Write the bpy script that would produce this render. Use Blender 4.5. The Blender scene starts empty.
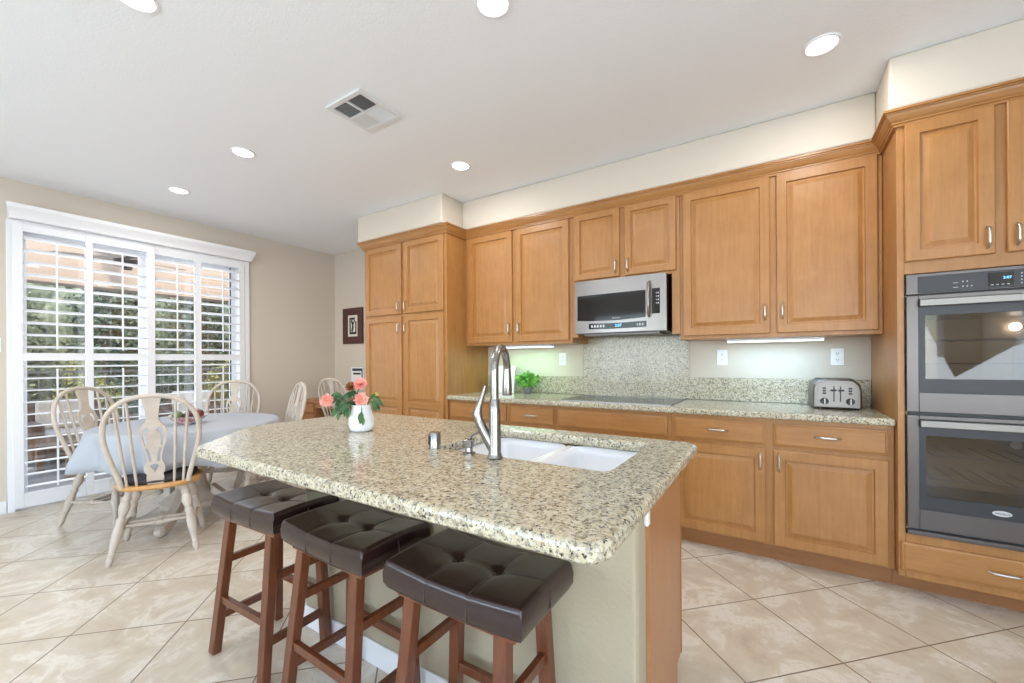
import bpy, bmesh, math, random
from mathutils import Vector, Matrix
random.seed(7)
SC = bpy.context.scene
COL = SC.collection
R = math.radians

# ------------------------------------------------------------------ camera
cam_d = bpy.data.cameras.new('camera')
cam = bpy.data.objects.new('camera', cam_d)
COL.objects.link(cam)
cam_d.sensor_width = 36.0
cam_d.lens = 413.12 / 1024 * 36
cam_d.shift_y = 18.78 / 1024
cam_d.clip_start = 0.02
cam.matrix_world = (Matrix.Translation((0, 0, 1.2334)) @ Matrix.Rotation(0.566, 4, 'Z')
                    @ Matrix.Rotation(math.pi / 2, 4, 'X') @ Matrix.Rotation(-0.0061, 4, 'Z'))
SC.camera = cam

# ------------------------------------------------------------------ sky, sun, daylight, exposure
world = bpy.data.worlds.new('sky')
SC.world = world
world.use_nodes = True
wn = world.node_tree
sky = wn.nodes.new('ShaderNodeTexSky')
sky.sky_type = 'NISHITA'
sky.sun_disc = False
sky.sun_elevation = R(50)
sky.sun_rotation = R(120)
wn.nodes['Background'].inputs['Strength'].default_value = 0.75
wn.links.new(sky.outputs[0], wn.nodes['Background'].inputs['Color'])

sun_d = bpy.data.lights.new('sun', 'SUN')
sun_d.energy = 3.2
sun_d.angle = R(1.0)
sun_d.color = (1.0, 0.95, 0.86)
sun = bpy.data.objects.new('sun', sun_d)
COL.objects.link(sun)
sun.rotation_euler = Vector((-0.62, 0.30, -0.80)).to_track_quat('-Z', 'Y').to_euler()


def daylight(name, loc, direction, sx, sy, energy, color=(0.93, 0.96, 1.0)):
    d = bpy.data.lights.new(name, 'AREA')
    d.shape = 'RECTANGLE'
    d.size, d.size_y = sx, sy
    d.energy = energy
    d.color = color
    o = bpy.data.objects.new(name, d)
    COL.objects.link(o)
    o.location = loc
    o.rotation_euler = Vector(direction).to_track_quat('-Z', 'Y').to_euler()
    return o


# daylight by the patio door; added fill lamps at invented, unseen side and rear windows
daylight('patio_door_daylight', (-5.62, 1.57, 1.25), (1, 0, 0), 1.7, 2.2, 22)
daylight('added_side_fill', (2.82, -1.3, 1.35), (-1, 0.25, 1.5), 2.0, 1.9, 105, (0.71, 0.855, 1.0))
daylight('added_rear_fill', (-2.9, -3.42, 1.35), (0, 1, 1.6), 2.6, 1.9, 128, (0.71, 0.855, 1.0))
daylight('added_rear_fill', (0.9, -3.42, 1.35), (0, 1, 1.6), 2.6, 1.9, 128, (0.71, 0.855, 1.0))

SC.view_settings.view_transform = 'Standard'
SC.view_settings.look = 'None'
SC.view_settings.gamma = 1.0
SC.view_settings.use_curve_mapping = False
SC.view_settings.exposure = 0.0


# ------------------------------------------------------------------ helpers
def lin(r, g, b):
    f = lambda c: ((c / 255) / 12.92 if c / 255 <= .04045 else ((c / 255 + .055) / 1.055) ** 2.4)
    return (f(r), f(g), f(b), 1)


def new_mat(name):
    m = bpy.data.materials.new(name)
    m.use_nodes = True
    return m, m.node_tree, m.node_tree.nodes['Principled BSDF']


def plain(name, rgb, rough=.5, metal=0., bump=0., bscale=200., coat=0., emit=0., ior=None, var=0.):
    m, t, b = new_mat(name)
    b.inputs['Base Color'].default_value = lin(*rgb)
    b.inputs['Roughness'].default_value = rough
    b.inputs['Metallic'].default_value = metal
    b.inputs['Coat Weight'].default_value = coat
    if ior: b.inputs['IOR'].default_value = ior
    if emit:
        b.inputs['Emission Color'].default_value = lin(*rgb)
        b.inputs['Emission Strength'].default_value = emit
    if bump or var:
        tc = t.nodes.new('ShaderNodeTexCoord')
        n = t.nodes.new('ShaderNodeTexNoise')
        n.inputs['Scale'].default_value = bscale
        n.inputs['Detail'].default_value = 3
        t.links.new(tc.outputs['Object'], n.inputs['Vector'])
        if bump:
            bp = t.nodes.new('ShaderNodeBump')
            bp.inputs['Strength'].default_value = bump
            bp.inputs['Distance'].default_value = .004
            t.links.new(n.outputs['Fac'], bp.inputs['Height'])
            t.links.new(bp.outputs[0], b.inputs['Normal'])
        if var:
            r = ramp(t, n.outputs['Fac'], [(.3, tuple(c * (1 - var) for c in rgb)), (.7, rgb)])
            t.links.new(r, b.inputs['Base Color'])
    return m


def ramp(t, fac, stops):
    n = t.nodes.new('ShaderNodeValToRGB')
    e = n.color_ramp.elements
    while len(e) < len(stops): e.new(.5)
    for el, (p, c) in zip(e, stops):
        el.position = p
        el.color = lin(*c) if max(c) > 1.001 else (*c[:3], 1)
    t.links.new(fac, n.inputs[0])
    return n.outputs[0]


def mix(t, fac, a, b, mode='MIX'):
    n = t.nodes.new('ShaderNodeMix')
    n.data_type = 'RGBA'
    n.blend_type = mode
    for s, v in ((0, fac), (6, a), (7, b)):
        if hasattr(v, 'is_output'): t.links.new(v, n.inputs[s])
        elif isinstance(v, (int, float)): n.inputs[s].default_value = v
        else: n.inputs[s].default_value = lin(*v)
    return n.outputs[2]


def coords(t, scale=(1, 1, 1), rot=(0, 0, 0), loc=(0, 0, 0), kind='Object'):
    tc = t.nodes.new('ShaderNodeTexCoord')
    mp = t.nodes.new('ShaderNodeMapping')
    mp.inputs['Scale'].default_value = scale
    mp.inputs['Rotation'].default_value = rot
    mp.inputs['Location'].default_value = loc
    t.links.new(tc.outputs[kind], mp.inputs[0])
    return mp.outputs[0]


def noise(t, vec, scale, detail=4, rough=.55, dist=0.):
    n = t.nodes.new('ShaderNodeTexNoise')
    n.inputs['Scale'].default_value = scale
    n.inputs['Detail'].default_value = detail
    n.inputs['Roughness'].default_value = rough
    n.inputs['Distortion'].default_value = dist
    t.links.new(vec, n.inputs['Vector'])
    return n.outputs['Fac']


def wood(name, dark, light, scale, rough=.38, coat=.15, blotch=.25):
    m, t, b = new_mat(name)
    v = coords(t, scale)
    g = noise(t, v, 5, 6, .6, .4)
    fine = noise(t, coords(t, tuple(s * 5 for s in scale)), 6, 2, .5)
    base = ramp(t, g, [(.25, dark), (.75, light)])
    base = mix(t, .18, base, ramp(t, fine, [(.3, dark), (.7, light)]))
    bl = noise(t, coords(t), 6, 3, .6, .6)
    base = mix(t, blotch, base, ramp(t, bl, [(.35, dark), (.65, light)]))
    t.links.new(base, b.inputs['Base Color'])
    b.inputs['Roughness'].default_value = rough
    b.inputs['Coat Weight'].default_value = coat
    b.inputs['Coat Roughness'].default_value = .25
    return m


def granite(name):
    m, t, b = new_mat(name)
    v = coords(t)
    vo = t.nodes.new('ShaderNodeTexVoronoi')
    vo.inputs['Scale'].default_value = 120
    t.links.new(v, vo.inputs['Vector'])
    sep = t.nodes.new('ShaderNodeSeparateColor')
    t.links.new(vo.outputs['Color'], sep.inputs[0])
    cell = ramp(t, sep.outputs[0], [(0, (150, 138, 110)), (.18, (192, 181, 148)), (.40, (216, 209, 186)), (.58, (172, 166, 152)),
                                    (.72, (186, 166, 124)), (.84, (205, 200, 186)), (.93, (112, 104, 92)), (1, (96, 90, 80))])
    n1 = noise(t, v, 38, 6, .7, .3)
    c = mix(t, .45, cell, ramp(t, n1, [(.34, (128, 120, 102)), (.48, (198, 190, 166)), (.56, (210, 204, 184)), (.68, (198, 184, 146))]))
    n2 = noise(t, v, 120, 5, .65, .2)
    c = mix(t, ramp(t, n2, [(.555, (0, 0, 0)), (.605, (1, 1, 1))]), c, (62, 57, 51))
    n3 = noise(t, coords(t, loc=(3, 7, 1)), 80, 4, .6)
    c = mix(t, ramp(t, n3, [(.575, (0, 0, 0)), (.64, (.9, .9, .9))]), c, (118, 114, 106))
    t.links.new(c, b.inputs['Base Color'])
    b.inputs['Roughness'].default_value = .16
    b.inputs['IOR'].default_value = 1.5
    return m


def tile_floor(name):
    m, t, b = new_mat(name)
    S = .4596
    v = coords(t, rot=(0, 0, R(45)))
    # lattice vertex at world (-0.096, 2.45)
    c, s = math.cos(R(45)), math.sin(R(45))
    px, py = -0.096, 2.45
    mp = v.node
    mp.inputs['Location'].default_value = (-(c * px - s * py) + 20 * S, -(s * px + c * py) + 20 * S, 0)
    br = t.nodes.new('ShaderNodeTexBrick')
    br.offset = 0
    br.squash = 1
    br.inputs['Scale'].default_value = 1
    br.inputs['Brick Width'].default_value = S
    br.inputs['Row Height'].default_value = S
    br.inputs['Mortar Size'].default_value = .0034
    br.inputs['Mortar Smooth'].default_value = .2
    br.inputs['Bias'].default_value = 0
    br.inputs['Color1'].default_value = lin(204, 190, 172)
    br.inputs['Color2'].default_value = lin(215, 203, 188)
    br.inputs['Mortar'].default_value = lin(150, 128, 106)
    t.links.new(v, br.inputs['Vector'])
    o = coords(t)
    sw = noise(t, o, 4.2, 9, .68, .45)
    vein = ramp(t, sw, [(.28, (182, 158, 128)), (.42, (205, 190, 166)), (.50, (213, 200, 179)), (.565, (236, 229, 217)), (.63, (211, 197, 175)), (.76, (190, 170, 142))])
    cc = mix(t, .68, br.outputs['Color'], vein)
    cc = mix(t, br.outputs['Fac'], cc, (134, 112, 90))
    t.links.new(cc, b.inputs['Base Color'])
    b.inputs['Roughness'].default_value = .3
    bp = t.nodes.new('ShaderNodeBump')
    bp.inputs['Strength'].default_value = .5
    bp.inputs['Distance'].default_value = .002
    bp.invert = True
    t.links.new(br.outputs['Fac'], bp.inputs['Height'])
    t.links.new(bp.outputs[0], b.inputs['Normal'])
    return m


def brushed(name, rgb, rough=.28, axis=(1, 1, 120)):
    m, t, b = new_mat(name)
    b.inputs['Metallic'].default_value = 1
    n = noise(t, coords(t, axis), 8, 3)
    r = ramp(t, n, [(.3, (rough - .02,) * 3), (.7, (rough + .03,) * 3)])
    t.links.new(r, b.inputs['Roughness'])
    b.inputs['Base Color'].default_value = lin(*rgb)
    return m


def pane(name, tint=(1, 1, 1, 1), refl=.08):
    m = bpy.data.materials.new(name)
    m.use_nodes = True
    t = m.node_tree
    t.nodes.remove(t.nodes['Principled BSDF'])
    tr = t.nodes.new('ShaderNodeBsdfTransparent')
    tr.inputs[0].default_value = tint
    gl = t.nodes.new('ShaderNodeBsdfGlossy')
    gl.inputs['Roughness'].default_value = .02
    mx = t.nodes.new('ShaderNodeMixShader')
    mx.inputs[0].default_value = refl
    t.links.new(tr.outputs[0], mx.inputs[1])
    t.links.new(gl.outputs[0], mx.inputs[2])
    t.links.new(mx.outputs[0], t.nodes['Material Output'].inputs[0])
    return m


def leafmat(name, a, b_):
    m, t, b = new_mat(name)
    n = noise(t, coords(t), 9, 2)
    t.links.new(ramp(t, n, [(.35, a), (.65, b_)]), b.inputs['Base Color'])
    b.inputs['Roughness'].default_value = .55
    return m


M = {}
M['wall'] = plain('wall_paint', (214, 203, 188), .85, bump=.12, bscale=120)
M['ceiling'] = plain('ceiling_paint', (243, 244, 246), .9, bump=.25, bscale=90)
M['pony'] = plain('shaded_textured_drywall', (176, 164, 140), .8, bump=.6, bscale=70)  # shade under the counter overhang is put into this darker colour
M['white'] = plain('white_trim_paint', (242, 242, 244), .4)
M['shutter'] = plain('white_shutter_paint', (240, 241, 244), .4)
M['floor'] = tile_floor('beige_porcelain_tile')
M['maple'] = wood('maple_upright_grain', (158, 106, 54), (186, 134, 78), (9, 9, .7))
M['maple_h'] = wood('maple_level_grain', (156, 104, 52), (184, 132, 76), (.7, 9, 9))
M['maple_d'] = wood('maple_toe_kick', (150, 98, 55), (172, 118, 70), (.7, 9, 9))
M['oak'] = wood('oak_seat', (190, 138, 80), (215, 165, 105), (10, 1.2, 10), .4)
M['desk'] = wood('honey_oak_desk', (165, 108, 66), (196, 140, 92), (9, .8, 9), .45)
M['cherry'] = wood('reddish_brown_wood', (78, 37, 18), (124, 68, 38), (14, 14, 1.2), .3, .3, .2)
M['granite'] = granite('speckled_granite')
M['leather'] = plain('dark_brown_leather', (44, 26, 24), .26, bump=.06, bscale=160, coat=.25)
M['stitch'] = plain('brown_seam', (70, 54, 50), .5)
M['steel'] = brushed('brushed_steel', (158, 154, 150), .3)
M['steel_h'] = brushed('brushed_steel_level', (150, 146, 144), .3, (1, 1, 90))
M['dsteel'] = brushed('darker_oven_steel', (102, 97, 96), .32, (1, 1, 90))
M['toaster'] = plain('satin_grey_steel', (140, 136, 132), .42, 1)
M['nickel'] = plain('satin_nickel', (206, 200, 192), .28, 1)
M['faucet'] = plain('satin_nickel_faucet', (152, 148, 144), .25, 1)
M['black'] = plain('black_plastic', (22, 22, 24), .35)
M['bglass'] = plain('black_glass', (14, 14, 16), .06, coat=.3)
M['oveng'] = plain('smoked_oven_glass', (70, 64, 58), .10)
M['panel'] = plain('dark_grey_control_panel', (46, 47, 52), .38)
M['cook'] = plain('black_ceramic_cooktop', (40, 40, 42), .16, ior=1.25)
M['sink'] = plain('white_enamel', (246, 246, 248), .12, coat=.4)
M['cream'] = plain('cream_chair_paint', (206, 193, 179), .45, var=.08, bscale=14)
M['cushion'] = plain('dark_seat_cushion', (48, 44, 48), .7, bump=.2, bscale=300)
M['cloth'] = plain('pale_blue_grey_cloth', (180, 184, 192), .85, bump=.25, bscale=500)
M['ceramic'] = plain('white_ceramic', (240, 242, 246), .18, coat=.3)
M['pot'] = plain('grey_concrete_pot', (120, 122, 126), .8, bump=.2, bscale=80)
M['outlet'] = plain('white_plastic', (244, 244, 244), .35)
M['slot'] = plain('dark_slot', (40, 40, 40), .6)
M['blue_led'] = plain('blue_display_digits', (120, 190, 255), .5, emit=2.0)
M['print'] = plain('pale_key_print', (205, 205, 208), .5)
M['lamp'] = plain('lit_lamp_lens', (255, 247, 236), .5, emit=9.0)
M['strip'] = plain('lit_strip_lens', (225, 245, 255), .5, emit=2.2)
M['pgreen'] = leafmat('fresh_green_leaves', (70, 150, 50), (150, 205, 95))
M['dgreen'] = leafmat('dark_green_leaves', (34, 76, 36), (84, 122, 68))
M['pink'] = leafmat('pink_petals', (238, 146, 136), (252, 196, 182))
M['brownpetal'] = plain('faded_brown_petals', (140, 88, 50), .8)
M['bud'] = plain('pale_yellow_bud', (205, 210, 120), .7)
M['pollen'] = plain('golden_flower_centre', (215, 165, 60), .8)
M['frame'] = plain('dark_walnut_frame', (84, 48, 44), .45)
M['mount'] = plain('ivory_mount', (232, 226, 212), .8)
M['glass'] = pane('clear_window_glass')
M['stucco'] = plain('tan_stucco', (192, 170, 148), .9, bump=.3, bscale=60)
M['deck'] = plain('pale_concrete', (196, 188, 178), .85, var=.15, bscale=3)
M['rail'] = plain('grey_iron_rail', (92, 92, 90), .5)
M['hedge1'] = leafmat('hedge_leaves', (80, 94, 70), (146, 152, 118))
M['hedge2'] = leafmat('yellow_green_leaves', (108, 112, 50), (170, 166, 96))
M['hedge3'] = leafmat('deep_green_leaves', (48, 68, 52), (104, 120, 92))
M['bark'] = plain('brown_bark', (96, 76, 60), .9)
M['soil'] = plain('planting_bed_soil', (120, 104, 84), .95, var=.3, bscale=5)
M['wicker'] = plain('brown_wicker', (110, 82, 60), .7, bump=.5, bscale=90)
M['pad'] = plain('cream_outdoor_cushion', (228, 216, 200), .85)
M['teak'] = wood('weathered_teak', (120, 92, 66), (160, 126, 92), (9, .8, 9), .6)
M['bronze'] = plain('dark_bronze', (60, 48, 40), .45, .6)
M['vinyl'] = plain('white_vinyl', (240, 242, 246), .4)
M['seal'] = plain('dark_weatherstrip', (50, 58, 68), .7)
M['vent'] = plain('white_enamelled_vent', (226, 226, 226), .5)
M['duct'] = plain('dark_duct', (30, 30, 32), .9)


class B:
    """collects shapes, then links them as one mesh object"""
    def __init__(self): self.bm = bmesh.new()

    def box(self, x0, x1, y0, y1, z0, z1):
        vs = [self.bm.verts.new((x, y, z)) for z in (z0, z1) for y in (y0, y1) for x in (x0, x1)]
        for q in ((0, 2, 3, 1), (4, 5, 7, 6), (0, 1, 5, 4), (2, 6, 7, 3), (0, 4, 6, 2), (1, 3, 7, 5)):
            self.bm.faces.new([vs[i] for i in q])
        return self

    def loops(self, loops, cap0=True, cap1=True, closed=True):
        rows = [[self.bm.verts.new(p) for p in l] for l in loops]
        n = len(rows[0])
        for a, b in zip(rows, rows[1:]):
            for i in range(n if closed else n - 1):
                j = (i + 1) % n
                self.bm.faces.new((a[i], a[j], b[j], b[i]))
        if cap0 and closed: self.bm.faces.new(rows[0][::-1])
        if cap1 and closed: self.bm.faces.new(rows[-1])
        return self

    def tube(self, pts, rad, n=10, sq=None):
        pts = [Vector(p) for p in pts]
        if not hasattr(rad, '__len__'): rad = [rad] * len(pts)
        loops = []
        prev = None
        for i, p in enumerate(pts):
            d = (pts[min(i + 1, len(pts) - 1)] - pts[max(i - 1, 0)]).normalized()
            if prev is None:
                a = Vector((0, 0, 1)) if abs(d.z) < .9 else Vector((1, 0, 0))
                u = d.cross(a).normalized()
            else:
                u = (prev - d * prev.dot(d)).normalized()
            prev = u
            w = d.cross(u)
            loops.append([p + (u * math.cos(2 * math.pi * k / n) + w * math.sin(2 * math.pi * k / n)) * rad[i] for k in range(n)])
        return self.loops(loops)

    def lathe(self, prof, n=24, mat=None, cap=True):
        mat = mat or Matrix()
        loops = [[mat @ Vector((r * math.cos(2 * math.pi * k / n), r * math.sin(2 * math.pi * k / n), z)) for k in range(n)]
                 for r, z in prof]
        return self.loops(loops, cap, cap)

    def turned(self, a, b, prof, n=14):
        """a turned spindle from point a to point b; prof = [(fraction, radius)]"""
        a, b = Vector(a), Vector(b)
        d = b - a
        m = Matrix.Translation(a) @ d.to_track_quat('Z', 'Y').to_matrix().to_4x4()
        return self.lathe([(r, f * d.length) for f, r in prof], n, m)

    def bar(self, a, b, w, h, up=(0, 0, 1), w2=None, h2=None):
        """square section bar from a to b; w across, h along up"""
        a, b = Vector(a), Vector(b)
        d = (b - a).normalized()
        s = d.cross(Vector(up)).normalized()
        u = s.cross(d)
        w2, h2 = w2 or w, h2 or h
        L = []
        for p, ww, hh in ((a, w, h), (b, w2, h2)):
            L.append([p + s * ww / 2 * i + u * hh / 2 * j for i, j in ((-1, -1), (1, -1), (1, 1), (-1, 1))])
        return self.loops(L)

    def prism(self, poly, z0, z1):
        return self.loops([[(x, y, z0) for x, y in poly], [(x, y, z1) for x, y in poly]])

    def ball(self, c, r, n=14, sc=(1, 1, 1)):
        prof = [(max(1e-4, math.sin(math.pi * i / (n // 2 + 1))), -math.cos(math.pi * i / (n // 2 + 1))) for i in range(n // 2 + 2)]
        c = Vector(c)
        loops = [[c + Vector((q * math.cos(2 * math.pi * k / n) * sc[0], q * math.sin(2 * math.pi * k / n) * sc[1], z * sc[2])) * r
                  for k in range(n)] for q, z in prof]
        return self.loops(loops)

    def build(self, name, mat, parent=None, smooth=None, bevel=0., seg=2, label=None):
        bmesh.ops.recalc_face_normals(self.bm, faces=self.bm.faces)
        me = bpy.data.meshes.new(name)
        self.bm.to_mesh(me)
        self.bm.free()
        me.materials.append(M[mat] if isinstance(mat, str) else mat)
        if smooth is not None:
            for p in me.polygons: p.use_smooth = True
            me.set_sharp_from_angle(angle=R(smooth))
        o = bpy.data.objects.new(name, me)
        COL.objects.link(o)
        if parent: o.parent = parent
        if bevel:
            b = o.modifiers.new('bevel', 'BEVEL')
            b.width = bevel
            b.segments = seg
            b.limit_method = 'ANGLE'
            b.angle_limit = R(35)
        if label: o['label'] = label
        return o


def tag(o, label, cat, group=None):
    o['label'], o['category'] = label, cat
    if group: o['group'] = group
    return o


def struct(o):
    o['kind'] = 'structure'
    return o


def thing(name, label, cat, group=None):
    o = bpy.data.objects.new(name, None)
    o.empty_display_size = .05
    COL.objects.link(o)
    return tag(o, label, cat, group)


def settle(root, loc):
    """the parts were modelled in room coordinates: put the empty at the base without moving them"""
    T = Matrix.Translation(-Vector(loc))
    def rec(o):
        for c in o.children:
            c.data.transform(T)
            rec(c)
    bpy.context.view_layer.update()
    rec(root)
    root.location = loc
    return root


def settle_mesh(o, loc):
    o.data.transform(Matrix.Translation(-Vector(loc)))
    o.location = loc
    return o


KIDS = {}


def copy_tree(o, parent=None):
    c = o.copy()
    COL.objects.link(c)
    c.parent = parent
    for ch in [k for k in bpy.data.objects if k.parent == o]: copy_tree(ch, c)
    return c


def place(o, x, y, rz=0, z=0):
    o.location = (x, y, z)
    o.rotation_euler = (0, 0, rz)
    return o


def facing(dx, dy): return math.atan2(-dx, dy)


def text_part(name, s, size, mat, parent, M4, depth=.0006):
    cu = bpy.data.curves.new(name, 'FONT')
    cu.body = s
    cu.size = size
    cu.align_x = 'CENTER'
    cu.align_y = 'CENTER'
    cu.extrude = depth
    to = bpy.data.objects.new(name, cu)
    COL.objects.link(to)
    bpy.context.view_layer.update()
    me = bpy.data.meshes.new_from_object(to.evaluated_get(bpy.context.evaluated_depsgraph_get()))
    bpy.data.objects.remove(to)
    me.transform(M4)
    me.materials.clear()
    me.materials.append(M[mat])
    o = bpy.data.objects.new(name, me)
    COL.objects.link(o)
    o.parent = parent
    return o


def face_mY(x, y, z):
    """text frame lying on a surface that looks towards -Y"""
    return Matrix.Translation((x, y, z)) @ Matrix.Rotation(math.pi / 2, 4, 'X')


# ------------------------------------------------------------------ room shell
CZ = 2.765
XL, YB, YN, XR, YR = -5.35, 3.56, 3.66, 2.6, -3.2
struct(B().box(XL - .15, XR + .1, YR - .15, YN + .1, -.06, 0).build('floor', 'floor'))
struct(B().box(XL - .15, XR + .1, YR - .15, YN + .1, CZ, CZ + .12).build('ceiling', 'ceiling'))
w = B()
w.box(XL - .15, XL, YR - .15, .66, 0, CZ).box(XL - .15, XL, 2.45, YN + .1, 0, CZ).box(XL - .15, XL, .66, 2.45, 2.40, CZ)
struct(w.build('wall_left', 'wall'))
struct(B().box(-3.72, XR + .1, YB, YN + .1, 0, CZ).build('wall_back', 'wall'))
struct(B().box(XL, -3.72, YN, YN + .1, 0, CZ).build('wall_nook', 'wall'))
w = B().box(XR, XR + .1, YR, -2.3, 0, CZ).box(XR, XR + .1, -.3, YB, 0, CZ).box(XR, XR + .1, -2.3, -.3, 0, .4).box(XR, XR + .1, -2.3, -.3, 2.3, CZ)
struct(w.build('wall_right', 'wall'))
f = struct(B().box(XR + .03, XR + .09, -2.3, -2.24, .4, 2.3).box(XR + .03, XR + .09, -.36, -.3, .4, 2.3).box(XR + .03, XR + .09, -2.24, -.36, .4, .46).box(XR + .03, XR + .09, -2.24, -.36, 2.24, 2.3)
           .box(XR + .03, XR + .09, -1.32, -1.28, .46, 2.24).build('window_3', 'vinyl'))  # unseen window, added to bring fill light to the ceiling
B().box(XR + .055, XR + .065, -2.24, -.36, .46, 2.24).build('pane', 'glass', f)
w = B()
w.box(XL, XR, YR - .15, YR, 0, .4).box(XL, XR, YR - .15, YR, 2.3, CZ)
for a, b in ((XL, -4.2), (-1.6, -.4), (2.2, XR)): w.box(a, b, YR - .15, YR, .4, 2.3)
struct(w.build('wall_rear', 'wall'))
for i, x in enumerate((-2.9, .9)):  # unseen windows, added in the rear wall for fill light
    f = struct(B().box(x - 1.3, x - 1.24, YR - .11, YR - .04, .4, 2.3).box(x + 1.24, x + 1.3, YR - .11, YR - .04, .4, 2.3)
               .box(x - 1.24, x + 1.24, YR - .11, YR - .04, .4, .46).box(x - 1.24, x + 1.24, YR - .11, YR - .04, 2.24, 2.3)
               .box(x - .02, x + .02, YR - .11, YR - .04, .46, 2.24).build('window_%d' % (i + 1), 'vinyl'))
    B().box(x - 1.24, x + 1.24, YR - .08, YR - .07, .46, 2.24).build('pane', 'glass', f)
# drywall soffit above the cabinets
s = B()
s.box(-3.74, -2.55, 2.835, YB, 2.497, CZ).box(-2.55, .50, 3.125, YB, 2.497, CZ).box(.50, 1.30, 2.815, YB, 2.497, CZ)
struct(s.build('wall_soffit', 'wall', bevel=.012))
for nm, (x0, x1, y0, y1) in {'baseboard_left': (XL, XL + .015, YR, .635), 'baseboard_right': (XR - .015, XR, YR, YB),
                             'baseboard_back': (XL + .015, -3.73, YN - .015, YN)}.items():
    struct(B().box(x0, x1, y0, y1, 0, .10).build(nm, 'white', bevel=.004))
struct(B().box(XL, XL + .015, 2.51, YN - .016, 0, .10).build('baseboard_nook', 'white', bevel=.004))

# casing and crown header round the patio door
c = B()
c.box(XL, XL + .03, .64, .68, 0, 2.43).box(XL, XL + .03, 2.45, 2.50, 0, 2.43).box(XL, XL + .03, .68, 2.45, 2.385, 2.43)
prof = [(0, 2.431), (.080, 2.431), (.085, 2.455), (.095, 2.475), (.122, 2.515), (.126, 2.548), (0, 2.548)]
c.loops([[(XL + px, .628 + (.126 - max(px, .08)) * .5, pz) for px, pz in prof], [(XL + px, 2.535 - (.126 - max(px, .08)) * .5, pz) for px, pz in prof]])
struct(c.build('trim_1', 'white', bevel=.003))

# sliding glass patio door
d = B()
d.box(XL - .14, XL - .03, .66, .71, 0, 2.40).box(XL - .14, XL - .03, 2.395, 2.45, 0, 2.40).box(XL - .14, XL - .03, .71, 2.395, 2.35, 2.40)
d.box(XL - .14, XL - .03, .71, 2.395, 0, .035)
d.box(XL - .08, XL - .04, 1.50, 1.56, .035, 2.34).box(XL - .13, XL - .09, 1.58, 1.64, .035, 2.34)
d.box(XL - .08, XL - .04, .71, .757, .035, 2.35).box(XL - .13, XL - .09, 2.345, 2.395, .035, 2.35)
d.box(XL - .08, XL - .04, .757, 1.50, .035, .11).box(XL - .13, XL - .09, 1.64, 2.345, .035, .11)
d.box(XL - .08, XL - .04, .757, 1.50, 2.30, 2.35).box(XL - .13, XL - .09, 1.64, 2.345, 2.30, 2.35)
door = struct(d.build('door_1', 'vinyl', bevel=.003))
B().box(XL - .062, XL - .056, .757, 1.50, .11, 2.30).build('pane', 'glass', door)
B().box(XL - .112, XL - .106, 1.64, 2.345, .11, 2.30).build('pane', 'glass', door)
B().box(XL - .09, XL - .075, 2.335, 2.3445, .05, 2.34).build('weatherstrip', 'seal', door)


def shutter(label, X, y0, y1, bays):
    """one sliding shutter panel; X = room-side face"""
    t = thing('shutter_panel', label, 'shutter', 'sliding shutter panels of the patio door')
    f = B()
    T = .032
    zs = [.03, .15, 1.255, 1.32, 2.335, 2.395]
    ys = [y0] + [v for b in bays for v in b] + [y1]
    for i in range(0, len(ys), 2): f.box(X - T, X, ys[i], ys[i + 1], zs[0], zs[5])
    for a, b in bays:
        for i in (0, 2, 4): f.box(X - T, X, a, b, zs[i], zs[i + 1])
    f.build('shutter_frame', 'shutter', t, bevel=.003)
    for a, b in bays:
        for z0, z1, n in ((zs[1], zs[2], 11), (zs[3], zs[4], 10)):
            l = B()
            st = (z1 - z0) / n
            for k in range(n):
                zc = z0 + st * (k + .5)
                prof = [(-.055, 0), (-.045, .0045), (0, .006), (.045, .0045), (.055, 0), (.045, -.0045), (0, -.006), (-.045, -.0045)]
                q = R(4)
                pts = [(X - T / 2 + u * math.cos(q) - v * math.sin(q), zc + u * math.sin(q) + v * math.cos(q)) for u, v in prof]
                l.loops([[(px, a + .002, pz) for px, pz in pts], [(px, b - .002, pz) for px, pz in pts]])
            l.build('louvers', 'shutter', t, smooth=50)
            ym = (a + b) / 2 + .0
            B().box(X + .040, X + .050, ym - .006, ym + .006, z0 + .03, z1 - .07).build('tilt_rod', 'shutter', t, bevel=.002)
    settle(t, (X - T / 2, (y0 + y1) / 2, .03))


shutter('white louvered shutter panel, left half of the patio door, behind the two near dining chairs', XL + .075, .665, 1.59, [(.722, 1.092), (1.142, 1.525)])
shutter('white louvered shutter panel, right half of the patio door, next to the bare tan wall', XL + .036, 1.56, 2.445, [(1.60, 1.945), (2.005, 2.385)])

t = thing('light_switch', 'white light switch plate on tan wall left of patio door', 'switch')
B().box(XL, XL + .006, .585, .613, 1.325, 1.44).build('switch_plate', 'outlet', t, bevel=.002)
B().box(XL + .006, XL + .012, .592, .606, 1.36, 1.405).build('rocker', 'outlet', t, bevel=.002)
settle(t, (XL, .60, 1.38))

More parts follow.
